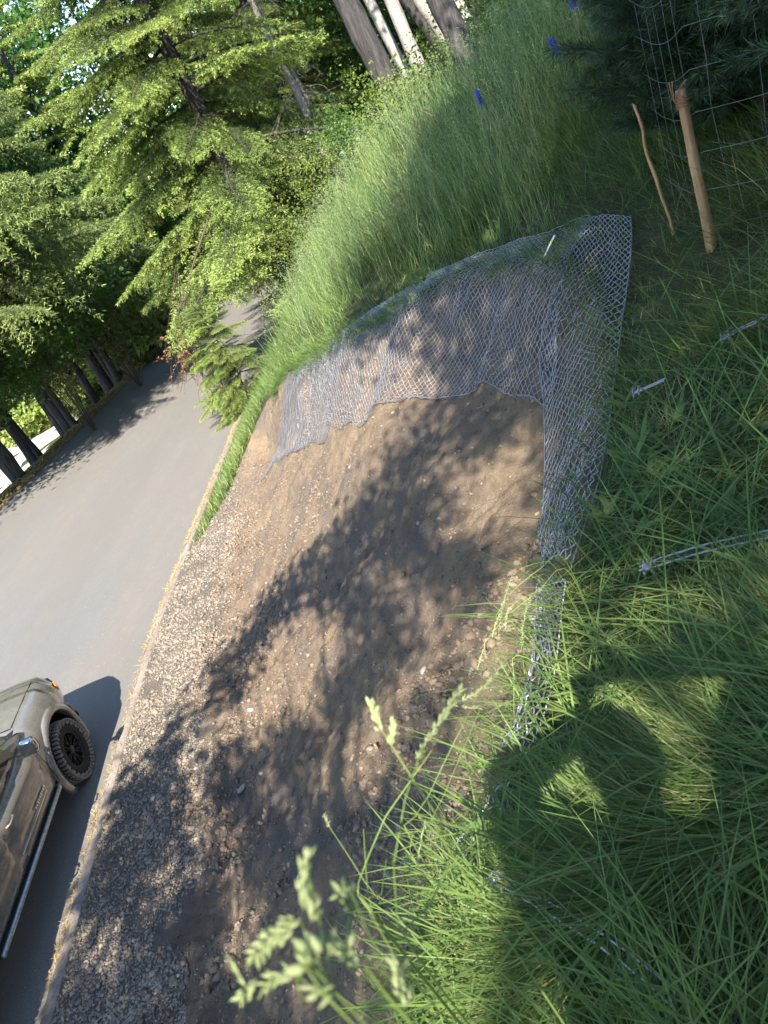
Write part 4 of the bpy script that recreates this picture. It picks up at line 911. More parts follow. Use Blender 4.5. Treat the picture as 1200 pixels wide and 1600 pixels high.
stalk([(604, 1342), (600, 1380), (594, 1410), (600, 1450)], .95, .001, 'short thin blade between the curved stalk and the arching blade')
stalk([(702, 1348), (682, 1390), (664, 1440), (656, 1500)], .8, .0022, 'broad bright green blade right of the curved stalk')
stalk([(478, 1350), (476, 1395), (490, 1460), (512, 1510), (535, 1560), (560, 1610)], .37, .0011, 'nearest grass stalk, blurred, with a lumpy upright seed head at the foot of the picture',
      heads=[([(476, 1420), (474, 1390), (477, 1360), (480, 1336)], .37, 13, .0085, .0056, .25, 2), ([(487, 1440), (489, 1425), (490, 1412)], .37, 4, .008, .006, .4, 2), ([(500, 1505), (490, 1500), (478, 1496)], .36, 3, .015, .011, .3, 2), ([(520, 1540), (508, 1546), (492, 1550)], .36, 3, .012, .007, .3, 2), ([(512, 1500), (511, 1488), (510, 1478)], .37, 2, .013, .008, .3, 2)])
stalk([(545, 1385), (560, 1440), (590, 1500), (620, 1560), (650, 1610)], .40, .001, 'blurred forked grass head with broad pale clusters',
      heads=[([(548, 1408), (540, 1395), (528, 1390)], .42, 4, .012, .008, .6, 2), ([(560, 1422), (550, 1412), (545, 1405)], .42, 6, .009, .005, .7, 2), ([(540, 1490), (542, 1475), (546, 1455)], .39, 2, .014, .009, .25, 1), ([(560, 1510), (545, 1497), (530, 1482)], .39, 6, .011, .007, .5, 2)])
stalk([(470, 1440), (455, 1460), (475, 1500), (520, 1545), (570, 1600)], .39, .001, 'blurred comb shaped grass head reaching left at the foot of the picture',
      heads=[([(458, 1448), (440, 1456), (418, 1470), (398, 1498)], .39, 22, .009, .0045, .7, 2), ([(470, 1436), (455, 1440), (440, 1442)], .39, 8, .009, .004, .6, 2)])
stalk([(460, 1520), (425, 1528), (395, 1540), (420, 1560), (500, 1580), (570, 1620)], .41, .001, 'blurred ragged grass head lowest at the left of the near stalks',
      heads=[([(460, 1520), (435, 1526), (412, 1540)], .41, 14, .009, .004, .7, 2), ([(400, 1530), (385, 1548), (376, 1560)], .41, 10, .008, .004, .9, 2), ([(383, 1540), (372, 1520), (362, 1500)], .41, 5, .007, .002, .4, 1)])
stalk([(620, 1490), (630, 1530), (645, 1580), (660, 1620)], .45, .0012, 'blurred pale seed head beside the near grass clump',
      heads=[([(640, 1570), (628, 1540), (622, 1500)], .45, 16, .009, .006, .6, 2)])
# thin seeding stems leaning out from the rim
for i, (pts, dd_, lab) in enumerate([([(775, 962), (800, 925), (845, 888), (880, 872)], 2.2, 'thin green stem leaning out over the rim, highest of the thin stems'), ([(752, 1012), (790, 965), (840, 925), (885, 890)], 2.2, 'bent stem arching out over the lit strip of dirt'), ([(803, 1120), (803, 1060), (804, 1024), (850, 1040), (900, 1062)], 2.2, 'yellow kinked stem hanging down in front of the lit strip of dirt')]):
    stalk(pts, dd_, .0022, lab, heads=[([tuple(np.add(pts[0], (6, -4))), tuple(np.add(pts[0], (0, 12))), tuple(np.add(pts[0], (-6, 34)))], dd_, 14, .009, .004, .8, 2)] if i < 2 else ())
for i, (p0, p1) in enumerate([((790, 985), (800, 945)), ((778, 1000), (800, 900)), ((815, 1010), (830, 930))]):
    stalk([p0, ((p0[0]+p1[0])/2-4, (p0[1]+p1[1])/2), p1, (p1[0]+40, p1[1]-20), (p1[0]+70, p1[1]-10)], 2.15, .001, ['pale flowering stem with tiny white heads, left one over the lit dirt', 'long pale flowering stem beside the bent stem', 'pale flowering stem closest to the crumpled mesh strip'][i],
          heads=[([p0, ((p0[0]+p1[0])/2-4, (p0[1]+p1[1])/2), p1], 2.15, 22, .012, .005, 1.3, 2)])
CARX, CARY, CARYAW = -6.70, 5.415, 0.126
# ------------------------------------------------------------------ the parked off-road car (x right, y forward, z up, origin on the road under its middle)
k = NT('car_paint'); n1 = k.noise(2.5, 5, .6, k.coord('Object')); n2 = k.noise(120, 3, .6, k.coord('Object')); n3 = k.noise(9, 6, .7, k.coord('Object'))
k.col(k.mix(k.ramp(n3, [(.45, (0, 0, 0)), (.8, (.5, .5, .5))]), k.ramp(n2, [(.3, (.20, .182, .158)), (.7, (.25, .228, .198))]), (.30, .265, .22))); k.pr(.34, .35, .5)
k.b.inputs['Coat Weight'].default_value = 1.0; k.b.inputs['Coat Roughness'].default_value = .06; k.l(k.ramp(n3, [(.3, (.16,)*3), (.7, (.42,)*3)]), k.b.inputs['Roughness']); M_paint = k.m
M_blk = m_flat('black_plastic', (.018, .018, .019), .55, 0, .4, .2, 30); M_rub = m_flat('tyre_rubber', (.030, .029, .028), .85, 0, .2, .25, 25)
k = NT('dusty_tread'); n1 = k.noise(35, 5, .7, k.coord('Object')); k.col(k.ramp(n1, [(.3, (.14, .125, .10)), (.7, (.32, .29, .24))])); k.pr(.95, 0, .1); M_tread = k.m
M_rim = m_flat('dark_rim', (.03, .029, .028), .4, .6, .5, .2, 20); M_chr = m_flat('chrome', (.62, .63, .64), .14, 1, .5, .05); M_gls = m_flat('dark_glass', (.012, .015, .017), .04, 0, .6, .1)
M_lamp = m_flat('headlamp_glass', (.55, .56, .56), .08, .2, .6, .1); M_amber = m_flat('amber_lens', (.75, .22, .03), .2, 0, .5, .1); M_grime = m_flat('step_metal', (.46, .46, .45), .45, .7, .4, .35, 30); M_red = m_flat('red_lens', (.35, .01, .01), .2, 0, .5, .1); M_und = m_flat('underbody', (.012, .012, .012), .9, 0, .1, .2)
WB = 1.42; WR = 2.5; TR = .41; TW = .29; HW = .975
def subsurf_eval(o, levels=2, cutters=()):
    if cutters:
        for c in cutters:
            m = o.modifiers.new('b', 'BOOLEAN'); m.operation = 'DIFFERENCE'; m.object = c; m.solver = 'EXACT'
    dg = bpy.context.evaluated_depsgraph_get(); dg.update(); me = bpy.data.meshes.new_from_object(o.evaluated_get(dg)); o.modifiers.clear(); o.data = me
    return o
def loft(secs, close=True):
    S_ = np.array(secs); n, m = S_.shape[:2]; V = S_.reshape(-1, 3); idx = np.arange(n*m).reshape(n, m)
    F = np.stack([idx[:-1], np.roll(idx[:-1], -1, 1), np.roll(idx[1:], -1, 1), idx[1:]], -1).reshape(-1, 4); return V, [F, idx[0][::-1][None], idx[-1][None]]
# smooth dense section by spline, mirrored
def section(y, half):
    """half: (x,z) from bottom centre round the right side to top centre"""
    h = spline(np.array(half), 26); r_ = [(x, y, z) for x, z in h]; l_ = [(-x, y, z) for x, z in h[::-1][1:-1]]; return r_+l_
car = empty('parked_car', (0, 0, 0)); tag(car, 'grey brown off-road car with knobbly tyres parked at the kerb, cut by the left edge', 'car')
# lower body incl. bonnet: y, bottom z, half width at sill / belt, belt z, top z (bonnet)
ST = [(-3.4, .62, .80, .86, .95, 1.06), (-3.3, .50, .88, .93, .98, 1.10), (-2.4, .42, .93, .965, 1.0, 1.12), (-.9, .40, .945, .97, 1.0, 1.12), (0.3, .40, .945, .97, 1.0, 1.12), (.75, .40, .95, .975, 1.01, 1.16), (1.1, .42, .955, .985, 1.03, 1.21), (1.6, .44, .95, .975, 1.035, 1.225), (1.9, .46, .92, .95, 1.03, 1.215), (2.15, .48, .86, .89, 1.0, 1.19), (2.36, .50, .76, .80, .95, 1.15), (2.52, .54, .64, .68, .88, 1.08), (2.6, .58, .54, .58, .80, .96)]
ys = np.array([s[0] for s in ST]); yy = np.unique(np.concatenate([np.linspace(-3.4, 2.6, 96), ys])); sec = []
pchip = lambda c: np.interp(yy, ys, [s[c] for s in ST])
def smooth1(a, n=3):
    for _ in range(n): a = np.concatenate([a[:1], (a[:-2]+2*a[1:-1]+a[2:])/4, a[-1:]])
    return a
zb, ws, wb, zbelt, zt = [smooth1(pchip(c)) for c in range(1, 6)]
for i, y in enumerate(yy):
    sec.append(section(y, [(0, zb[i]), (ws[i]*.6, zb[i]), (ws[i]*.93, zb[i]+.015), (ws[i], zb[i]+.07), (ws[i]+.008, zb[i]+.2), (wb[i]-.004, (zb[i]+zbelt[i])/2+.05), (wb[i], zbelt[i]-.12), (wb[i]-.015, zbelt[i]-.03), (wb[i]-.06, zbelt[i]+.035), (wb[i]*.80, zt[i]-.03), (wb[i]*.72, zt[i]-.022), (wb[i]*.4, zt[i]), (0, zt[i]+.008)]))
V, F = loft(sec); body = mesh_np('body', V, F, M_paint, car, True)
cut = []
for sy in (-1, 1):
    for sx in (-1, 1):
        cm = MB(); a = np.linspace(0, 2*np.pi, 40, endpoint=False); rr = .505; px0, px1 = sx*.62, sx*1.2
        Vc = np.concatenate([np.stack([np.full(40, x), (WB if sy > 0 else -WR)+rr*np.cos(a)*1.04, .43+rr*np.sin(a)*(1.0)], -1) for x in (px0, px1)]); idx = np.arange(80).reshape(2, 40)
        Fc = np.stack([idx[0], np.roll(idx[0], -1), np.roll(idx[1], -1), idx[1]], -1)
        if sx > 0: Fc = Fc[:, ::-1]; caps = [idx[0][None], idx[1][::-1][None]]
        else: caps = [idx[0][::-1][None], idx[1][None]]
        cut.append(mesh_np('cut', Vc, [Fc[:, ::-1]]+[c[:, ::-1] for c in caps], None))
subsurf_eval(body, 0, cut)
for c in cut: bpy.data.objects.remove(c)
body.data.materials.clear(); body.data.materials.append(M_paint)
# greenhouse
GH = [(-3.32, 1.08, .80, 1.10), (-3.22, 1.10, .82, 1.55), (-2.6, 1.11, .84, 1.78), (-1.2, 1.11, .86, 1.86), (-.4, 1.11, .86, 1.87), (.1, 1.12, .85, 1.82), (.42, 1.13, .84, 1.62), (.80, 1.14, .83, 1.32), (1.02, 1.15, .80, 1.17)]
sec = []
for y, z0, hw, z1 in GH:
    h = z1-z0; sec.append(section(y, [(0, z0), (hw, z0), (hw+.055, z0), (hw+.05, z0+.03), (hw*.985-.08*min(1, h/.7), z0+h*.55), (hw-.17*min(1, h/.7), z1-.06*min(1, h/.3)), (hw-.26*min(1, h/.7), z1-.008), (hw*.4, z1), (0, z1+.004)]))
V, F = loft(sec); mesh_np('cabin', V, F, M_paint, car, True)
# glass panels laid 4 mm proud of the cabin
def pane(name, pts, par=car, mat=M_gls, th=.006):
    P = np.array(pts, float); n = nrm(np.cross(P[1]-P[0], P[2]-P[0])); c = P.mean(0); n = n*np.sign(n@(c-np.array([0, -.5, 1.0])) or 1)
    m = len(P); V = np.concatenate([P-n*.03, P+n*th]); idx = np.arange(m); F = [np.stack([idx, np.roll(idx, -1), np.roll(idx, -1)+m, idx+m], -1), idx[None]+m, idx[::-1][None]]
    o = MB().add(V, F).build(name, mat, par); return o
pane('windscreen', [(-.74, .98, 1.20), (.74, .98, 1.20), (.66, .20, 1.80), (-.66, .20, 1.80)])
for sx in (1, -1):
    pane('side_window', [(sx*.885, .62, 1.18), (sx*.89, -.35, 1.17), (sx*.775, -.35, 1.72), (sx*.775, .12, 1.72), (sx*.83, .45, 1.48)])
    pane('rear_side_window', [(sx*.89, -.45, 1.17), (sx*.88, -1.5, 1.17), (sx*.77, -1.45, 1.72), (sx*.775, -.45, 1.72)])
    # doors: raised skins with a groove round them
    for nm, y0, y1 in (('front_door', -.42, .78), ('rear_door', -1.5, -.45)):
        q = np.linspace(y0, y1, 12); zz = np.linspace(.46, 1.02, 14); Yg, Zg = np.meshgrid(q, zz, indexing='ij'); bw = np.interp(Yg, yy, wb); sw = np.interp(Yg, yy, ws)
        t = (Zg-.46)/.56; Xg = sw+(bw-sw)*np.minimum(1, t*1.5)-.035*sm(.86, 1.0, t)*1.0+.0085+.010*np.exp(-((t-.72)/.05)**2)-.012*np.exp(-((t-.28)/.1)**2)
        Xi = np.where((Yg == q[0]) | (Yg == q[-1]) | (Zg == zz[0]) | (Zg == zz[-1]), Xg-.02, Xg); V = np.stack([sx*Xi, Yg, Zg], -1).reshape(-1, 3); Fq = grid_faces(12, 14); Fq = Fq[:, ::-1] if sx > 0 else Fq
        dr = mesh_np('door', V, Fq, M_paint, car, True)
        hb = MB(); hy = y0+.16; hb.tube([[sx*.97, hy-.08, .93], [sx*1.01, hy-.05, .935], [sx*1.01, hy+.07, .935], [sx*.97, hy+.10, .93]], .013, 8); hb.build('handle', M_paint, dr)
    # rocker strip and bright emblem low on the front door
    em = MB(); rg = np.random.default_rng(3)
    for i in range(9): em.box((sx*.977, .52-.042*i, .655), (.008, .030, .030 if i % 3 else .042), None, .002)
    em.build('emblem', M_chr, car)
    tr = MB(); tr.box((sx*.975, .05, .60), (.012, .95, .016), None, .004); tr.build('side_trim', M_chr, car)
    # wheel arch flares
    for sy in (-1, 1):
        a = np.linspace(R_(-28), R_(208), 30); fl = MB(); prof = [(.0, .0, -.03), (.045, .02, .0), (.055, .045, .012), (.03, .085, .012), (.0, .10, -.01)]
        rows = []
        for ang in a:
            y0, z0 = (WB if sy > 0 else -WR)+.525*math.cos(ang), .43+.505*math.sin(ang); xb = np.interp(y0, yy, ws)+.012
            rows.append([(sx*(xb+p0+p2*.0-.01), (WB if sy > 0 else -WR)+(.515+p1)*math.cos(ang)*1.03, .43+(.495+p1)*math.sin(ang)) for p0, p1, p2 in prof])
        V = np.array(rows).reshape(-1, 3); Fq = grid_faces(30, 5); Fq = Fq if sx > 0 else Fq[:, ::-1]; fo = mesh_np('wheel_arch_flare', V, Fq, M_paint, car, True); fo.modifiers.new('s', 'SOLIDIFY').thickness = .008
        il = MB(); a2 = np.linspace(R_(-10), R_(190), 20); rr_ = [[(sx*x, (WB if sy > 0 else -WR)+.50*math.cos(b), .43+.50*math.sin(b)) for x in (.60, .93)] for b in a2]; il.add(np.array(rr_).reshape(-1, 3), grid_faces(20, 2)); il.build('wheel_well', M_und, car)
    # running board: bright step bar on brackets
    rb = MB(); rb.box((sx*.915, -.35, .425), (.14, 2.2, .045), None, .014); ro = rb.build('running_board', M_blk, car)
    re = MB(); re.tube([[sx*.985, -1.46, .43], [sx*.988, 0, .43], [sx*.985, .72, .43], [sx*.965, .77, .43], [sx*.90, .775, .43]], .024, 10); re.build('bright_edge', M_grime, ro)
    pd = MB()
    for i in range(17): pd.box((sx*.90, -1.42+.125*i, .450), (.07, .07, .006), None, .004)
    pd.build('tread_pad', M_rub, ro)
    # mirror on an arm
    mi = MB(); mi.box((sx*1.10, .60, 1.17), (.19, .13, .19), None, .055); mo = mi.build('mirror', M_chr, car); ma = MB(); ma.tube([[sx*.90, .64, 1.10], [sx*1.0, .63, 1.11], [sx*1.07, .61, 1.14]], .026, 8); ma.build('mirror_arm', M_blk, mo); mg = MB(); mg.box((sx*1.10, .533, 1.17), (.165, .006, .16), None, .002); mg.build('mirror_glass', M_gls, mo)
    # lights
    hl = MB(); hl.add(np.array([(sx*.50, 2.62, .93), (sx*.50, 2.61, .80), (sx*.72, 2.46, .82), (sx*.82, 2.33, .86), (sx*.82, 2.31, .97), (sx*.70, 2.46, .99), (sx*.50, 2.5, .82), (sx*.7, 2.3, .88)]), [np.array([[0, 1, 2, 5]]), np.array([[5, 2, 3, 4]]), np.array([[0, 6, 1]])]); hl.build('headlight', M_lamp, car)
    am = MB(); am.box((sx*.835, 2.26, .925), (.03, .15, .085), np.array([[math.cos(sx*.45), -math.sin(sx*.45), 0], [math.sin(sx*.45), math.cos(sx*.45), 0], [0, 0, 1]]), .006); am.build('marker_lamp', M_amber, car)
    tl = MB(); tl.box((sx*.80, -3.405, .92), (.13, .05, .26), None, .015); tl.build('taillight', M_red, car)
# bumpers, grille, bonnet seams, number plate holder left blank
bp = MB()
q = np.linspace(-1, 1, 25); ring = [(.0, -.10), (.05, -.08), (.075, 0), (.06, .08), (0, .11)]
rows = [[(x*.93, 2.52-.50*abs(x)**2.6+p[0], .60+p[1]) for p in ring] for x in q]; bp.add(np.array(rows).reshape(-1, 3), grid_faces(25, 5)[:, ::-1]); b_ = bp.build('front_bumper', M_paint, car, True); b_.modifiers.new('s', 'SOLIDIFY').thickness = .03
ck = MB(); rows = [[(x*.94, 2.53-.50*abs(x)**2.6+p[0], .50+p[1]*.5) for p in ring] for x in q]; ck.add(np.array(rows).reshape(-1, 3), grid_faces(25, 5)[:, ::-1]); ck.build('bumper_lip', M_blk, car, True).modifiers.new('s', 'SOLIDIFY').thickness = .02
gr = MB(); gr.box((0, 2.60, .80), (.98, .05, .22), None, .02); g_ = gr.build('grille', M_blk, car); gs = MB()
for i in range(4): gs.box((0, 2.63, .72+.052*i), (.94, .02, .018), None, .005)
gs.build('grille_bars', M_chr, g_)
rbp = MB(); rbp.box((0, -3.45, .58), (1.75, .14, .2), None, .05); rbp.build('rear_bumper', M_blk, car)
ub = MB(); ub.box((0, -.35, .36), (1.25, 4.6, .12), None, .03); ub.tube([[-.95, WB, TR], [.95, WB, TR]], .05, 10); ub.tube([[-.95, -WR, TR], [.95, -WR, TR]], .06, 10); ub.build('underbody', M_und, car)
sm_ = MB()
for sx in (-1, 1): sm_.tube([[sx*.655, 2.18, 1.170], [sx*.70, 1.7, 1.203], [sx*.71, 1.15, 1.195]], .006, 4)
sm_.tube([[-.71, 1.13, 1.195], [-.4, 1.13, 1.213], [0, 1.13, 1.222], [.4, 1.13, 1.213], [.71, 1.13, 1.195]], .007, 4)
for sx in (-1, 1): sm_.tube([[sx*.985, .80, .46], [sx*.992, .80, .72], [sx*.988, .80, .95], [sx*.93, .80, 1.09]], .0045, 4)
sm_.build('panel_seam', M_und, car)
cowl = MB(); cowl.box((0, 1.06, 1.172), (1.5, .10, .02), None, .008); cowl.build('cowl', M_blk, car)
rk = MB()
for sx in (-1, 1): rk.tube([[sx*.66, .0, 1.86], [sx*.67, -.2, 1.92], [sx*.67, -1.6, 1.92], [sx*.66, -1.8, 1.85]], .018, 8)
rk.build('roof_rail', M_blk, car)
# wheels
def wheel(name, sx, sy):
    wo = empty(name, (sx*(HW-TW/2+.03), (WB if sy > 0 else -WR), TR)); wo.parent = car
    a = np.linspace(0, 2*np.pi, 72, endpoint=False)
    prof = [(-.5, .235), (-.5, .30), (-.47, .355), (-.40, .388), (-.25, .398), (0, .400), (.25, .398), (.40, .388), (.47, .355), (.5, .30), (.5, .235), (.38, .225)]
    V = np.array([[(p[0]*TW, p[1]*math.cos(b), p[1]*math.sin(b)) for p in prof] for b in a]).reshape(-1, 3); n = len(prof); idx = np.arange(72*n).reshape(72, n); Fq = np.stack([idx[:, :-1], idx[:, 1:], np.roll(idx, -1, 0)[:, 1:], np.roll(idx, -1, 0)[:, :-1]], -1).reshape(-1, 4)
    ty = mesh_np('tyre', V, Fq, M_rub, wo, True)
    kb = MB(); N = 44
    for i in range(N):
        b = 2*np.pi*i/N; Rm = lambda t: np.array([[1, 0, 0], [0, math.cos(t), -math.sin(t)], [0, math.sin(t), math.cos(t)]])
        for xo, tw_, off in ((-.42, .075, 0), (-.17, .085, .5), (.10, .085, 0), (.42, .075, .5)):
            t = b+off*2*np.pi/N; M = Rm(t); rad = .398 if abs(xo) < .3 else .388
            kb.box(M@np.array([xo*TW, rad, 0]), (tw_, .028, .034), M, .005)
        for s2, l2, rr2 in ((-1, .048, .352), (1, .048, .352)):
            t = b+(.5 if i % 2 else .35)*2*np.pi/N; M = Rm(t); kb.box(M@np.array([s2*.488*TW, rr2+(.010 if i % 2 else -.004), 0]), (.016, l2, .030), M, .004)
    kb.build('tread_blocks', M_tread, ty)
    side = sx
    rm = MB(); pr = [(.44, .240), (.47, .232), (.40, .215), (.10, .205), (-.3, .205), (-.3, .0)]
    V = np.array([[(side*p[0]*TW, p[1]*math.cos(b), p[1]*math.sin(b)) for p in pr] for b in a]).reshape(-1, 3); n = len(pr); idx = np.arange(72*n).reshape(72, n); Fq = np.stack([idx[:, :-1], idx[:, 1:], np.roll(idx, -1, 0)[:, 1:], np.roll(idx, -1, 0)[:, :-1]], -1).reshape(-1, 4); rm.add(V, Fq)
    ri = rm.build('rim', M_rim, wo, True)
    sp = MB()
    for i in range(8):
        b = 2*np.pi*i/8
        for db_ in (-.17, .17):
            c0 = np.array([side*.34*TW, .055*math.cos(b), .055*math.sin(b)]); c1 = np.array([side*.40*TW, .215*math.cos(b+db_), .215*math.sin(b+db_)]); sp.tube([c0, c1], [.013, .009], 4)
    sp.tube([[side*.2*TW, 0, 0], [side*.38*TW, 0, 0], [side*.40*TW, 0, 0]], [.062, .058, .045], 16)
    for i in range(6): b = 2*np.pi*i/6; sp.tube([[side*.33*TW, .075*math.cos(b), .075*math.sin(b)], [side*.41*TW, .075*math.cos(b), .075*math.sin(b)]], .010, 6)
    sp.build('spokes', M_rim, ri)
    return wo
for sx in (-1, 1):
    for sy in (-1, 1): wheel('wheel', sx, sy)
car.matrix_world = Matrix.Translation((CARX, CARY, float(zr(CARY))+.008)) @ Matrix.Rotation(math.atan(SL), 4, 'X') @ Matrix.Rotation(CARYAW, 4, 'Z')
# ------------------------------------------------------------------ the photographer, whose shadow falls on the grass
gp = np.array([0.0, -.52, 0]); gp[2] = float(land(gp[0], gp[1]))
per = empty('person', gp.tolist()); tag(per, 'person in jacket holding up a phone, seen only as a shadow on the grass', 'person')
def skin_fig(name, pts, edges, radii, mat, parent, lv=2):
    me = bpy.data.meshes.new(name); me.from_pydata([tuple(p) for p in pts], edges, []); o = bpy.data.objects.new(name, me); COL.objects.link(o); o.parent = parent
    o.modifiers.new('skin', 'SKIN'); o.modifiers['skin'].use_smooth_shade = True
    for v, r in zip(me.skin_vertices[0].data, radii): v.radius = (r, r)
    me.skin_vertices[0].data[0].use_root = True
    s = o.modifiers.new('sub', 'SUBSURF'); s.levels = lv; s.render_levels = lv
    me.materials.append(mat); subsurf_eval(o); o.data.materials.clear(); o.data.materials.append(mat); return o
hz = -gp[2]; hd = np.array([.02-gp[0], -.42-gp[1], hz+.09])           # head centre, relative to the feet
ph = np.array([-gp[0], -gp[1], hz])+np.array([.06, -.045, -.025])              # phone just behind the lens
k_ = hz/1.62
J = dict(pel=(0, 0, .95*k_), wst=(0, .0, 1.10*k_), chs=(0, .02, 1.32*k_), nck=(0, .05, 1.48*k_), hb=(hd[0]*.6, hd[1]*.7, hd[2]-.11), hm=tuple(hd), ht=(hd[0], hd[1]+.01, hd[2]+.10),
         ls=(-.23, .12, hz-.22), le=(-.37, .37, hz-.21), lw=(-.05, .43, hz-.15), lh=(-.005, .46, hz-.09), rs=(.20, .06, hz-.20), re=(.41, .38, hz-.02), rw=(.21, .45, hz-.03), rh=(.15, .465, hz-.02),
         lp=(-.10, 0, .90*k_), lk=(-.12, .04, .50*k_), la=(-.13, 0, .09), lt=(-.14, .16, .035), rp=(.10, 0, .90*k_), rk=(.12, .05, .50*k_), ra=(.13, .0, .09), rt=(.15, .16, .035))
rad = dict(pel=.20, wst=.22, chs=.23, nck=.055, hb=.07, hm=.098, ht=.07, ls=.15, le=.10, lw=.045, lh=.036, rs=.09, re=.065, rw=.032, rh=.036, lp=.10, lk=.062, la=.042, lt=.035, rp=.10, rk=.062, ra=.042, rt=.035)
E_ = [('pel', 'wst'), ('wst', 'chs'), ('chs', 'nck'), ('nck', 'hb'), ('hb', 'hm'), ('hm', 'ht'), ('chs', 'ls'), ('ls', 'le'), ('le', 'lw'), ('lw', 'lh'), ('chs', 'rs'), ('rs', 're'), ('re', 'rw'), ('rw', 'rh'), ('pel', 'lp'), ('lp', 'lk'), ('lk', 'la'), ('la', 'lt'), ('pel', 'rp'), ('rp', 'rk'), ('rk', 'ra'), ('ra', 'rt')]
nm = list(J); M_cloth = m_flat('jacket_cloth', (.06, .07, .09), .9, 0, .2); M_skin = m_flat('skin', (.45, .27, .19), .5, 0, .4, .05)
skin_fig('body', [J[a] for a in nm], [(nm.index(a), nm.index(b)) for a, b in E_], [rad[a] for a in nm], M_cloth, per)
hair = MB(); V, F = ico(3); V = V*np.array([.104, .112, .115])+hd+np.array([0, -.012, .022]); hair.add(V, F).build('hair', m_flat('hair', (.03, .02, .014), .6, 0, .3), per, True)
for sg, hw in ((-1, np.array(J['lh'])), (1, np.array(J['rh']))):
    fb = MB()
    for i in range(4):
        b0 = hw+np.array([0, .01, -.025+.02*i]); fb.tube(spline([b0, b0+np.array([-sg*.02, .045, .004]), b0+np.array([-sg*.055, .05, .006])], 6), [.010, .0095, .009, .0085, .008, .006], 6)
    fb.tube(spline([hw+np.array([0, -.01, -.02]), hw+np.array([-sg*.02, -.005, .02]), hw+np.array([-sg*.05, 0, .03])], 5), [.012, .011, .010, .009, .007], 6); fb.build('fingers', M_skin, per, True)
po = MB(); po.box((0, 0, 0), (.15, .008, .075), None, .003); pho = po.build('phone', m_flat('phone_case', (.02, .02, .022), .4, 0, .5)); pho.location = (gp+ph).tolist(); tag(pho, 'dark phone held up in both hands of the person', 'phone')

# ------------------------------------------------------------------ trees behind the photographer: their crowns shade the slope
TR_ = [(-2.2, -9.5, 15), (1.7, -11.0, 20), (4.2, -8.0, 21), (8.5, -5.0, 20), (-7.4, -12, 15)]
M_shade = M_dkneedle
DARK = [[(1200, -40), (715, -40), (765, 150), (690, 210), (650, 300), (625, 380), (565, 470), (560, 520), (640, 500), (690, 560), (690, 640), (640, 655), (600, 740), (540, 830), (470, 885), (415, 935), (395, 985), (335, 1040), (300, 1110), (255, 1160), (180, 1260), (120, 1440), (60, 1640), (1200, 1640)],
        [(560, 440), (610, 395), (660, 400), (640, 470), (590, 520), (555, 500)]]
LIT = [(780, 770, 62, 40), (712, 735, 22, 20), (835, 700, 20, 45), (700, 830, 30, 14), (790, 1010, 42, 110), (822, 960, 22, 60), (765, 1160, 45, 60), (600, 905, 24, 14), (480, 985, 40, 22), (520, 1010, 20, 40), (690, 1010, 44, 26), (560, 1190, 40, 46), (515, 1215, 26, 22), (590, 1130, 20, 30), (430, 1040, 26, 36), (395, 1120, 16, 34), (300, 1230, 10, 74), (330, 1110, 14, 40), (150, 1492, 36, 30), (262, 1380, 8, 30), (945, 1052, 8, 10), (895, 985, 22, 40), (870, 930, 26, 50), (765, 1330, 66, 75), (830, 1395, 40, 34), (720, 1240, 40, 40), (740, 1400, 40, 40), (690, 1540, 100, 60), (585, 1545, 40, 50), (380, 1450, 22, 50), (350, 1330, 12, 40), (470, 1560, 20, 40), (540, 1420, 20, 30), (655, 935, 26, 16), (640, 1075, 18, 22), (820, 850, 18, 40), (590, 600, 50, 45), (480, 1110, 14, 20), (640, 1200, 20, 20), (430, 1250, 12, 26)]
def inpoly(p, x, y):
    ins = np.zeros(x.shape, bool)
    for i in range(len(p)):
        x0, y0 = p[i]; x1, y1 = p[(i+1) % len(p)]
        if y0 != y1: ins ^= ((y0 > y) != (y1 > y)) & (x < (x1-x0)*(y-y0)/(y1-y0)+x0)
    return ins
rg = np.random.default_rng(29)
# ground points (world) that lie in shade in the photograph, evenly over the ground
gx_ = rg.uniform(-6.4, 11, 160000); gy_ = rg.uniform(-1.5, 27, 160000); gp_ = np.stack([gx_, gy_, land(gx_, gy_)], -1); q = topx(gp_); fr = in_frame(gp_, 60)
dk = np.zeros(len(q), bool)
for p in DARK: dk |= inpoly(p, q[:, 0], q[:, 1])
lit_n = np.zeros(len(q), bool)
dil = 1150*np.where(q[:, 2] < 7, .13, .2)/q[:, 2]                  # a clump spreads this far
for cx, cy, rx, ry_ in LIT: lit_n |= ((q[:, 0]-cx)/(rx+dil))**2+((q[:, 1]-cy)/(ry_+dil))**2 < 1
dk &= ~lit_n & fr
xx, yy_ = gx_[dk], gy_[dk]
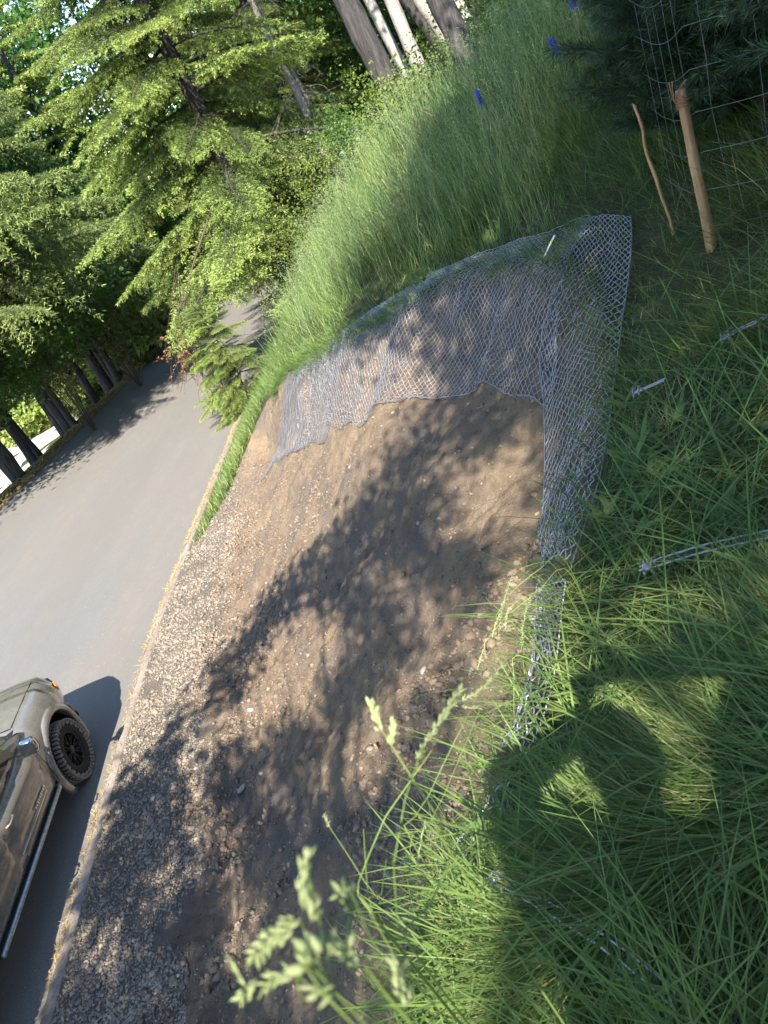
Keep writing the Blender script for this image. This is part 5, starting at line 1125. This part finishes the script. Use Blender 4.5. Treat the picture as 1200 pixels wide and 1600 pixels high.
# thin them to about one clump per patch of ground, denser where the shade is deep
order = rg.permutation(len(xx)); cell = {}; pick_ = []
for i in order:
    dcam = math.hypot(xx[i], yy_[i]); cs = .17 if dcam < 7 else (.26 if dcam < 13 else .42); c = (int(xx[i]/cs), int(yy_[i]/(cs*1.25)), cs)
    if cell.get(c, 0) < 1: cell[c] = 1; pick_.append(i)
pick_ = np.array(pick_); Gp = np.stack([xx[pick_], yy_[pick_], land(xx[pick_], yy_[pick_])], -1)
clumps = [[] for _ in TR_]
STK = np.array([wd(*p)*d for p, d in [((480, 1350), .37), ((400, 1480), .39), ((540, 1400), .4), ((400, 1540), .41), ((500, 1500), .37), ((590, 1120), .62), ((690, 1120), .6), ((625, 1350), .6), ((760, 1060), 1.0), ((620, 1250), .85), ((700, 1300), .62), ((630, 1530), .45)]])
for g in Gp:
    best = None
    for k_, (tx, ty, th) in enumerate(TR_):
        t = np.linspace(9, 34, 26); P = g[None]-SUNV[None]*t[:, None]; hgt = P[:, 2]-float(land(tx, ty)); dxy = np.hypot(P[:, 0]-tx, P[:, 1]-ty)
        ok = (hgt > 4.0) & (hgt < th) & (P[:, 2] > 2.2) & (P[:, 1] < 7); cost = np.where(ok, dxy+.9*np.abs(t-11), 1e9); j = int(np.argmin(cost))
        if cost[j] < 1e8 and (best is None or cost[j] < best[0]): best = (cost[j], k_, P[j])
    if best and np.linalg.norm((STK-best[2])-((STK-best[2])@SUNV)[:, None]*SUNV, axis=1).min() > .42: clumps[best[1]].append((best[2], math.hypot(g[0], g[1])))
SHL = ['big fir standing behind the photographer, its crown shading the dirt face', 'tallest fir directly behind the photographer above the near grass', 'fir uphill behind the photographer shading the grass on the right', 'fir beside the fence uphill, shading the tall grass far right', 'smaller fir behind the photographer near the road, shading the gravel']
for (tx, ty, th), cl, lb in zip(TR_, clumps, SHL):
    base = np.array([tx, ty, float(land(tx, ty))]); root = empty('shade_fir', base.tolist()); tag(root, lb, 'tree')
    tm = trunk_mb(np.stack([.05*rg.normal(0, 1, 7), .05*rg.normal(0, 1, 7), np.linspace(-.3, th, 7)], -1), [.34, .3, .27, .22, .16, .1, .02], rg); CM = MB()
    big = set()
    for P, dcam in cl:
        c = P-base; sc = .40 if dcam < 7 else (.55 if dcam < 13 else .85); n_ = 1
        a = math.atan2(c[1], c[0])+rg.normal(0, .5)
        V, F, T = leaf_cloud(c[None], 44, np.array([.30 if dcam < 7 else (.44 if dcam < 13 else .7)]), .055 if dcam < 7 else (.08 if dcam < 13 else .13), rg, .9); CM.add(V, F, tint=T)
        key = (round(c[0]/1.3), round(c[1]/1.3), round(c[2]/1.3))
        if key not in big:
            big.add(key); s0 = np.array([0, 0, np.clip(c[2]-.25*np.hypot(c[0], c[1])-.2, 2.5, th-.5)]); m = (s0+c)/2+np.array([0, 0, .25]); tm.tube(spline([s0, m, c], 8), np.linspace(.045, .006, 8), 4, False)
    for i in range(24):                                       # the lower boughs behind
        t = rg.uniform(.12, .27); a = rg.uniform(math.pi, 2*math.pi); L = 2.6*rg.uniform(.7, 1.1); V, F, T, WV, WF = T_low[rg.integers(2)]; sc = L/V[:, 0].max(); CM.add(rot_bough(V, a, rg.normal(-.1, .15), rg.normal(0, .25), sc, np.array([0, 0, th*t])), F, tint=T); tm.add(rot_bough(WV, a, -.1, 0, sc, np.array([0, 0, th*t])), WF)
    tm.build('trunk', M_bark, root, True); CM.build('crown', M_shade, root)
